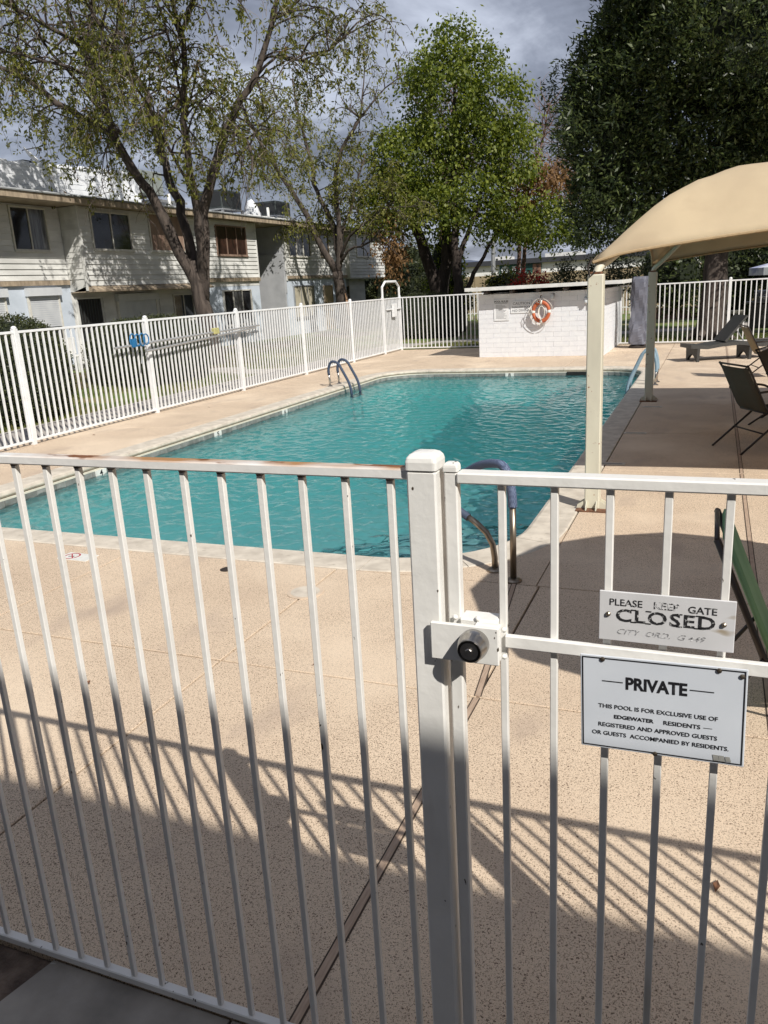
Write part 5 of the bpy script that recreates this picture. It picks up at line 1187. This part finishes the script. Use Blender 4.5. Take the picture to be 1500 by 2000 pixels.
lob = [((-10.6,34.2,9.3),(1.9,1.8,2.0),1),((-10.1,34.0,11.0),(1.0,1.0,1.1),1),((-8.6,34.2,8.6),(1.6,1.6,1.7),1),((-9.2,34.6,6.6),(2.0,1.9,1.6),1),((-11.6,34.0,7.0),(1.8,1.8,1.8),1),((-12.6,33.8,5.7),(1.6,1.6,1.2),1),((-9.6,33.6,5.0),(1.8,1.8,1.1),1),((-11.0,33.6,4.9),(1.5,1.5,1.0),1),((-11.6,34,10.0),(0.9,0.9,0.9),1),((-9.3,34,10.3),(0.9,0.9,0.8),1),
       ((-7.6,34.6,4.5),(1.5,1.5,0.9),1),((-6.3,34.8,4.3),(1.2,1.2,0.7),0.8),((-8.4,33.9,3.9),(1.0,1.0,0.6),0.8),((-13.6,33.3,5.2),(1.5,1.3,1.0),0.9),((-12.9,33.8,7.3),(1.2,1.2,1.1),0.9),((-7.9,34.4,6.9),(1.1,1.3,1.2),0.9),((-6.7,34.4,4.0),(1.4,1.2,0.8),0.9),((-5.3,35,3.7),(0.9,0.9,0.5),0.8)]
p,u = crown_pts(lob, 14, 0.60, 11); quads('crown', leaves(p, 26, 0.20, 0.16, 0.095, 0.9, u, 0.35, nrm_up=0.5), LM_green, g1)
tb = MB()
limb(tb,[(-9.95,33.3,0),(-10.05,33.3,1.2),(-10.1,33.4,2.4),(-10.2,33.6,4.2),(-10.25,33.9,6.5),(-10.15,34,9.8)],0.26,0.05,9)
limb(tb,[(-9.98,33.3,1.2),(-9.55,33.4,2.0),(-9.0,33.6,3.0),(-8.4,33.9,4.0),(-7.6,34.3,4.6)],0.12,0.04,6); limb(tb,[(-10.1,33.4,2.6),(-9.8,33.5,3.6),(-9.2,33.9,5.2),(-8.7,34.2,7.6)],0.12,0.03,6)
tb.build('trunk', M_barkd, g1, smooth=True)
g2 = empty('dark_trunk_tree',(-11.2,34.3,0),'tree with a heavy dark V-shaped trunk behind the round clipped hedge','tree')
tb = MB(); limb(tb,[(-11.15,34.3,0),(-11.2,34.3,1.0),(-11.35,34.3,2.0),(-11.75,34.3,3.1),(-12.2,34.4,4.4),(-12.6,34.4,6.2)],0.42,0.10,10); limb(tb,[(-11.2,34.3,1.2),(-11.0,34.3,2.2),(-10.8,34.3,3.3),(-10.9,34.4,5.0),(-11.2,34.5,7.5)],0.34,0.08,10)
limb(tb,[(-10.95,34.3,2.5),(-10.5,34.2,3.4),(-10.1,34.2,4.6)],0.13,0.05,7); tb.build('trunk', M_barkd, g2, smooth=True)
lob2 = [((-12.9,35.0,6.2),(1.2,1.2,0.9),1),((-11.6,35.4,8.2),(1.4,1.2,1.2),0.8),((-12.8,34.6,4.7),(1.2,1.1,0.7),1)]
p,u = crown_pts(lob2, 36, 0.3, 12); quads('crown', leaves(p, 8, 0.2, 0.18, 0.10, 0.5, u, 0.5), LM_green, g2)
dr = rng.normal(0,1,(260,3))*np.array([0.32,0.3,0.65])+np.array([-12.9,33.2,3.5]); quads('dry_leaf_clump', leaves(dr, 5, 0.12, 0.16, 0.08, 1.5), LM_rustl, g2)
dt = empty('dark_evergreen_tree',(0.0,26.0,0),'huge dense dark evergreen tree on the right above the canopy','tree')
lobd = [((0.4,26.4,7.6),(4.4,3.4,3.6),1.6),((-2.6,26.0,5.6),(1.9,2.0,2.2),1.1),((-2.2,26.2,7.8),(1.8,1.8,1.6),1.1),((2.8,26.0,5.4),(3.0,2.6,2.2),0.9),((0.0,26.6,4.4),(3.2,2.4,1.5),1.0),((-3.5,26.0,4.2),(0.8,1.0,0.8),1.0),((-1.2,26.0,10.2),(2.4,2.2,2.0),1),((-3.4,26.2,7.1),(0.9,1.0,1.0),1),((-2.9,26.2,9.0),(0.5,0.6,1.1),1.3),((-1.9,26.2,10.6),(0.5,0.6,1.0),1.3),((-3.9,26.1,6.6),(0.45,0.5,0.9),1.2),((-3.2,26,3.3),(1.0,1.0,0.7),0.9)]
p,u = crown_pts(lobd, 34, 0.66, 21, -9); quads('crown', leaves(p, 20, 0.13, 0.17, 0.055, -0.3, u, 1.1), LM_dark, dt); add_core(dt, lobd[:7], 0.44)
tb = MB(); limb(tb,[(-0.10,25.5,-0.1),(-0.08,25.5,0.3),(-0.05,25.7,1.2),(0,26,3.0),(0.2,26.3,6.0)],0.42,0.2,12,0.01)
for q in range(6): a = q*1.05; tb.tube([(-0.1+0.3*math.cos(a),25.5+0.3*math.sin(a),0.25),(-0.1+0.75*math.cos(a),25.5+0.7*math.sin(a),-0.06)],[0.13,0.04],6)
tb.build('trunk', M_bark, dt, smooth=True)
# bare pinkish trees behind the green one
def bare(name, x, y, z0, label, spreadx, top, cnt=26, lf=None, seedv=3):
    t = empty(name,(x,y,0),label,'tree'); b = MB(); Q = limb(b,[(x,y,0),(x+0.1,y,2),(x+spreadx*0.3,y,z0),(x+spreadx*0.7,y,(z0+top)/2),(x+spreadx,y,top)],0.14,0.02,7); an_ = []
    Q2 = limb(b,[(x+spreadx*0.3,y,z0),(x+spreadx*0.9,y+0.3,z0+0.7),(x+spreadx*1.5,y+0.3,z0+1.6)],0.07,0.02,6)
    Q3 = limb(b,[(x+spreadx*0.3,y,z0),(x-spreadx*0.1,y+0.3,z0+1.6),(x-spreadx*0.3,y+0.3,top-0.6)],0.07,0.02,6)
    for qq in (Q,Q2,Q3): twigs(b,[v_ for v_ in qq if v_.z > z0*0.8],0.024,cnt,1.7,-0.05,an_,None,tmin=0.1,sub=6)
    b.build('trunk', M_barkt, t)
    if lf is not None: quads('crown', lf(np.array(an_)), LM_rustl, t)
bare('bare_tree',-8.6,37.5,5.0,'leafless pinkish tree between the green and the dark tree',1.6,9.3,60)
bare('bare_tree',-13.2,40.5,6.5,'leafless pinkish tree behind the second forked tree, left of the green one',1.2,11.2,60)
rt = empty('dry_leaved_tree',(-6.9,36.5,0),'tree with orange-brown dry leaves beside the dark evergreen','tree'); b = MB(); an_ = []
Q = limb(b,[(-8.2,36.5,0),(-8.0,36.5,2.5),(-7.6,36.5,4.6),(-6.9,36.5,6.0),(-6.4,36.5,6.9)],0.16,0.03,7); twigs(b,Q[len(Q)//2:],0.025,26,1.3,0.5,an_,None,tmin=0.1,sub=5); b.build('trunk', M_barkt, t := rt)
A = rng.normal(0,1,(420,3))*np.array([0.8,0.7,0.42])+np.array([-6.7,36.3,6.0]); A2 = rng.normal(0,1,(220,3))*np.array([0.5,0.5,0.6])+np.array([-8.1,36.2,5.2])
quads('crown', leaves(np.concatenate([A,A2]), 5, 0.13, 0.18, 0.075, 1.2), LM_rustl, rt)

# hedges and shrubs
def hedge(name, c, rad_, label, cat='hedge', n=5200, lm=None, k=3, size=0.05, group=None, flat=0.0):
    o = empty(name,(c[0],c[1],0),label,cat,group); c = np.array(c); rad_ = np.array(rad_)
    u = rng.normal(0,1,(n,3)); u /= np.linalg.norm(u,axis=1)[:,None]; p_ = 0.8; s_ = np.sign(u)*np.abs(u)**p_
    p = c+s_*rad_*(1+rng.normal(0,0.02,(n,1))+0.03*np.sin(u[:,:1]*6+c[0])); sel = p[:,2] > -0.02; p = p[sel]; u = u[sel]
    quads('foliage', leaves(p, k, 0.03, size, size*0.5, 0, u, 0.9), lm or LM_hedge, o)
    b = MB(); nu,nv = 24,14
    for j in range(nv+1):
        th = math.pi*j/nv
        for i in range(nu):
            ph = 2*math.pi*i/nu; q = np.array([math.sin(th)*math.cos(ph),math.sin(th)*math.sin(ph),math.cos(th)]); q = np.sign(q)*np.abs(q)**p_*rad_*0.97+c; b.v.append((q[0],q[1],max(q[2],-0.08)))
    for j in range(nv):
        for i in range(nu): b.f.append((j*nu+i,j*nu+(i+1)%nu,(j+1)*nu+(i+1)%nu,(j+1)*nu+i))
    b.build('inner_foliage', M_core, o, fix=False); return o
hedge('clipped_hedge',(-12.0,10.8,0.78),(1.05,1.35,1.02),'dark clipped round hedge at the left edge behind the fence',n=9000,group='clipped hedges')
hedge('clipped_hedge',(-13.1,16.6,0.62),(1.25,1.55,0.95),'wide dark clipped hedge behind the blue pole hanger',n=9500,group='clipped hedges')
hedge('clipped_hedge',(-10.75,31.0,0.68),(1.55,1.1,0.98),'dark rounded hedge behind the far gate, below the V-shaped trunk',n=6500,group='clipped hedges')
def shrub(name,c,rad_,label,n,lm,size=0.12,k=5,cat='shrub',group=None,corem=None,shell=0.4,spread=0.12):
    o = empty(name,(c[0],c[1],0),label,cat,group); p,u = crown_pts([(c,rad_,1)], n/(rad_[0]*rad_[2]*4), shell, int(abs(c[0]*10)+abs(c[1]))); quads('foliage', leaves(p, k, spread, size, size*0.45, 0, u, 0.6), lm, o)
    if corem is not False: add_core(o,[(c,rad_,1)],0.72)
    return o
SH = [(-19.2,45,1.9,2.6,1.9,'dark rounded shrub beyond the end of the long building'),(-16.9,44,1.5,1.9,1.6,'dark shrub left of the slim lamp pole'),(-15.0,46,1.6,1.9,1.7,'dark shrub right of the slim lamp pole'),(-17.8,48,3.1,2.0,1.5,'olive-topped bushy tree above the far shrubs'),(-13.3,41,1.2,1.5,1.3,'low dark shrub behind the V-shaped trunk')]
for x,y,z,rx,rz_,l in SH: shrub('background_shrub',(x,y,z),(rx,1.5,rz_),l,1000,LM_hedge,0.20,5,group='dark shrubs beyond the lawn')
shrub('background_shrub',(-12.1,38,2.6),(1.0,1.0,1.9),'green shrub between the two dark trunks',420,LM_green,0.18,5,group='dark shrubs beyond the lawn')
shrub('background_shrub',(-9.2,38,1.6),(1.1,1.0,0.9),'low olive shrub just right of the dark trunks',380,LM_olive,0.16,5,group='dark shrubs beyond the lawn')
bg_ = shrub('bougainvillea',(-6.4,30,1.55),(1.15,0.8,0.75),'red flowering bougainvillea behind the shed roof',420,LM_greyg,0.11,5,cat='shrub',corem=False)
p,u = crown_pts([((-6.25,29.8,1.75),(0.75,0.6,0.55),1)],170,0.5,5); quads('flowers', leaves(p,4,0.08,0.10,0.07,0,u,0.5), LM_red, bg_)
for x,z,rx,rz_,l in ((-5.35,1.75,0.35,0.85,'upright grey-green shrub right of the red bougainvillea'),(-4.0,1.9,0.8,0.9,'grey-green shrub behind the right end of the shed roof'),(-3.0,2.2,0.8,1.2,'tall grey-green shrub behind the cream post top')):
    shrub('grey_shrub',(x,31.5,z),(rx,0.6,rz_),l,330,LM_greyg,0.12,5,group='grey-green shrubs behind the shed',corem=False)
for x,y,z,rx,rz_,l in ((-1.6,31.5,1.9,1.5,1.7,'dark shrub behind the covered heater'),(0.6,32.5,1.7,1.5,1.8,'dark shrub under the canopy, above the concrete bench'),(2.8,31.5,1.8,1.7,2.0,'dark shrub at the right edge behind the grill'),(5.5,32,2.2,2.0,2.2,'dark shrub beyond the right edge')):
    shrub('dark_shrub',(x,y+4,z),(rx,1.2,rz_),l,900,LM_dark,0.18,5,group='dark shrubs behind the right fence')

# low pink block wall, bench, grill, parasol and lamp pole beyond the right fence
lw = empty('low_wall',(-0.5,38.4,0),'low pinkish block wall beyond the lawn on the right','wall')
for i,x in enumerate(np.arange(-3.4,2.6,0.62)):
    MB().bbox(x,x+0.6,38.3,38.6,-0.1,0.28,0.01).build('block', M_pink, lw); MB().bbox(x,x+0.605,38.24,38.64,0.285,0.44,0.01).build('cap_block', M_pink, lw)
bn = empty('concrete_bench',(0.45,31.2,0),'pale concrete picnic bench beyond the right fence','bench')
MB().bbox(-0.05,0.95,31.0,31.4,0.42,0.53,0.01).build('seat', M_bench, bn); MB().bbox(-0.1,1.0,30.6,31.0,0.12,0.22,0.01).build('lower_seat', M_bench, bn)
for x in (0.05,0.8): MB().bbox(x,x+0.12,31.05,31.35,-0.05,0.42,0.01).build('leg', M_bench, bn)
tag(MB().box(-0.6,5.5,30.2,34.0,-0.09,-0.02).build('pavement', M_walk), kind='structure')
gl_ = empty('barbecue_grill',(1.45,28.3,0),'black barbecue grill with a grey lid beyond the right fence','grill')
MB().bbox(1.0,2.1,28.0,28.6,0.1,0.86,0.02).build('cabinet', M_grillb, gl_)
b = prism(MB(),[(28.0,0.92),(28.6,0.92),(28.6,1.15),(28.45,1.25),(28.15,1.22),(28.0,1.08)],1.12,2.0); b.v = [(yv,xv,z) for xv,yv,z in b.v]; b.build('lid', M_grillg, gl_); MB().bbox(0.85,2.3,27.95,28.62,0.865,0.915,0.01).build('shelf', M_grillg, gl_)
MB().tube([(1.25,27.93,1.05),(1.9,27.93,1.05)],0.015,6).build('handle', M_alu, gl_)
for x in (1.1,2.0): MB().lathe([(0.08,-0.03),(0.08,0.03)],14,'y',(x,28.1,0.08)).build('wheel', M_grillb, gl_)
u2 = empty('parasol',(2.6,33.5,0),'white and blue striped parasol at the right edge above the fence','parasol')
for k in range(8):
    a0,a1 = R(45*k),R(45*k+45); b = MB(); c = Vector((2.6,33.5,2.25))
    P = [(c.x,c.y,2.25),(c.x+1.5*math.cos(a0),c.y+1.5*math.sin(a0),1.92),(c.x+1.5*math.cos(a1),c.y+1.5*math.sin(a1),1.92),(c.x+1.5*math.cos(a0),c.y+1.5*math.sin(a0),1.66),(c.x+1.5*math.cos(a1),c.y+1.5*math.sin(a1),1.66)]
    b.v = P; b.f = [(0,1,2),(1,3,4,2)]; b.build('fabric_panel', M_bwhite if k%2 else M_umbw, u2, fix=False)
MB().cyl((2.6,33.5),0.03,0.03,0,2.3,10).build('pole', M_fascia, u2)
u3 = empty('parasol',(3.2,36,0),'tan parasol above the striped one at the right edge','parasol')
for k in range(8):
    a0,a1 = R(45*k+10),R(45*k+55); MB().add([(3.2,36,2.95),(3.2+1.7*math.cos(a0),36+1.7*math.sin(a0),2.35),(3.2+1.7*math.cos(a1),36+1.7*math.sin(a1),2.35)],[(0,1,2)]).build('fabric_panel', M_canvas, u3, fix=False)
MB().cyl((3.2,36),0.03,0.03,0,2.9,10).build('pole', M_frame, u3)
lp = empty('lamp_pole',(-20.9,60,0),'slim white lamp pole above the far shrubs','lamp pole'); MB().tube([(-20.9,60,0),(-20.9,60,4.6)],[0.11,0.08],8).build('pole', M_fascia, lp); MB().bbox(-21.2,-20.6,59.9,60.1,4.6,4.7).build('lamp_head', M_fascia, lp)
lp2 = empty('lamp_pole',(-13.3,52,0),'pale pole between the dark trunks and the white commercial building','lamp pole'); MB().tube([(-13.3,52,0),(-13.3,52,4.6)],[0.16,0.13],8).build('pole', M_galv, lp2); MB().bbox(-13.5,-13.1,51.9,52.1,4.6,4.7).build('lamp_head', M_galv, lp2)

# far wall and commercial building
fw = empty('boundary_wall',(-9,50,0),'tan block boundary wall with white pickets in front, far behind the shed','wall')
for i,x in enumerate(np.arange(-26,6,2.0)):
    for r_ in range(3): MB().bbox(x,x+1.98,50,50.3,-0.1+r_*0.82,-0.1+(r_+1)*0.815,0.01).build('panel', M_tanwall, fw)
wf = empty('picket_fence',(-9,44,0),'far white picket fence in front of the tan wall behind the shed roof','fence')
pk = MB().box(-0.02,0.02,-0.02,0.02,0,1.75).mesh('picket', M_fascia)
for x in np.arange(-15.5,-2.5,0.30): link('picket', pk, wf, (x+9,0,0))
MB().box(-15.6,-2.4,43.97,44.03,1.5,1.56).build('rail', M_fascia, wf); MB().box(-15.6,-2.4,43.97,44.03,0.3,0.36).build('rail', M_fascia, wf)
cb_ = empty('commercial_building',(-12,76,0),'long low white building with a dark roof band and a green banner','building')
MB().box(-21.9,4,75,90,-0.1,3.42).build('wall', M_stuccob, cb_); MB().box(-22.0,4.1,74.6,90,3.425,3.85).build('parapet', M_roofd, cb_)
for x,w_ in ((-19.6,1.5),(-14.6,3.2),(-9.5,4.2),(-4.5,3.0),(0,3)): MB().box(x,x+w_,76,79,3.86,4.2).build('roof_unit', M_fascia, cb_)
bnr = empty('banner',(-16.6,74.95,3),'green banner with white lettering panels on the white commercial building','banner')
MB().box(-18.58,-14.70,74.90,74.96,2.3,3.40).build('panel', M_banner, bnr); MB().box(-18.0,-15.3,74.885,74.897,2.3,2.6).build('strip', M_banner2, bnr)
MB().box(-15.5,-14.74,74.88,74.895,2.34,3.34).build('picture', M_bdark, bnr)
b = MB(); b.add([(-18.05+0.42*math.cos(a),74.885,2.75+0.58*math.sin(a)) for a in np.linspace(0,2*math.pi,20,endpoint=False)],[tuple(range(20))]); b.build('oval', M_bwhite, bnr)
for x0,x1,z0,z1 in ((-17.4,-16.95,2.85,3.25),(-16.85,-16.2,2.85,3.25),(-17.3,-16.1,2.66,2.74)): MB().box(x0,x1,74.885,74.897,z0,z1).build('lettering', M_bwhite, bnr)
# more low buildings' worth of horizon: distant ridge
b = MB(); xs_m = np.linspace(-900,700,120); hm = [16+9*math.sin(x*0.011+1)+6*math.sin(x*0.023)+3*math.sin(x*0.061+2) for x in xs_m]
for x,h in zip(xs_m,hm): b.v += [(x,640,-5),(x,700,max(6,h*1.0)+6),(x,820,-5)]
for i in range(len(xs_m)-1):
    for k in range(2): a = i*3+k; b.f.append((a,a+3,a+4,a+1))
tag(b.build('mountains', M_mount, smooth=True, fix=False), kind='structure')

# grass blades over the lawn near the fence
n_ = 26000
xg = rng.uniform(-15.8,-10.95,n_); yg = rng.uniform(8.5,30,n_); ok = ~((yg > 18.2)&(yg < 19.4)); n1_ = np.sin(xg*1.7+yg*0.9)+np.sin(yg*1.3-xg); ok &= n1_ > -1.2; xg,yg = xg[ok],yg[ok]
x2 = rng.uniform(-9,5,9000); y2 = rng.uniform(24.7,27.5,9000)
px_ = np.concatenate([xg,x2]); py_ = np.concatenate([yg,y2]); pz_ = 0.25*np.clip((-px_-11.6)/5.0,0,1)-0.05
quads('grass', leaves(np.stack([px_,py_,pz_],1), 1, 0.0, 0.09, 0.018, -2.2), LM_grass)
tag(bpy.data.objects['grass'], kind='stuff')
# a few dry leaves and bits on the deck
for i,(x,y) in enumerate(((-8.6,12.4),(-8.2,7.6),(-8.9,9.6),(-1.9,3.5),(-3.0,2.9),(-8.1,14.2),(-7.9,16.6),(0.1,2.35))):
    a = rng.uniform(0,6); b = MB().add([(0,0,0.003),(0.03,0.012,0.012),(0.062,0,0.004),(0.03,-0.012,0.008)],[(0,1,2,3)])
    o = link('fallen_leaf', b.mesh('fallen_leaf', M_rustm, fix=False), None, (x,y,0.002), (0,0,a)); tag(o,['dry brown leaf on the left deck midway along the fence', 'dry brown leaf on the left deck near the left end of the pool', 'dry brown leaf on the left deck close under the fence', 'dry brown leaf on the deck behind the gate post', 'dry brown leaf on the deck near the left foreground pickets', 'dry brown leaf on the left deck before the ladder rails', 'dry brown leaf on the left deck beside the ladder rails', 'dry brown leaf on the deck behind the gate, below the PRIVATE sign'][i],'leaf','dry leaves on the pool deck')
for o in bpy.data.objects:
    if o.name.startswith(('dry_leaf_clump','hanging_shoots','twigs')): o['kind'] = 'stuff'
print('objects', len(bpy.data.objects))
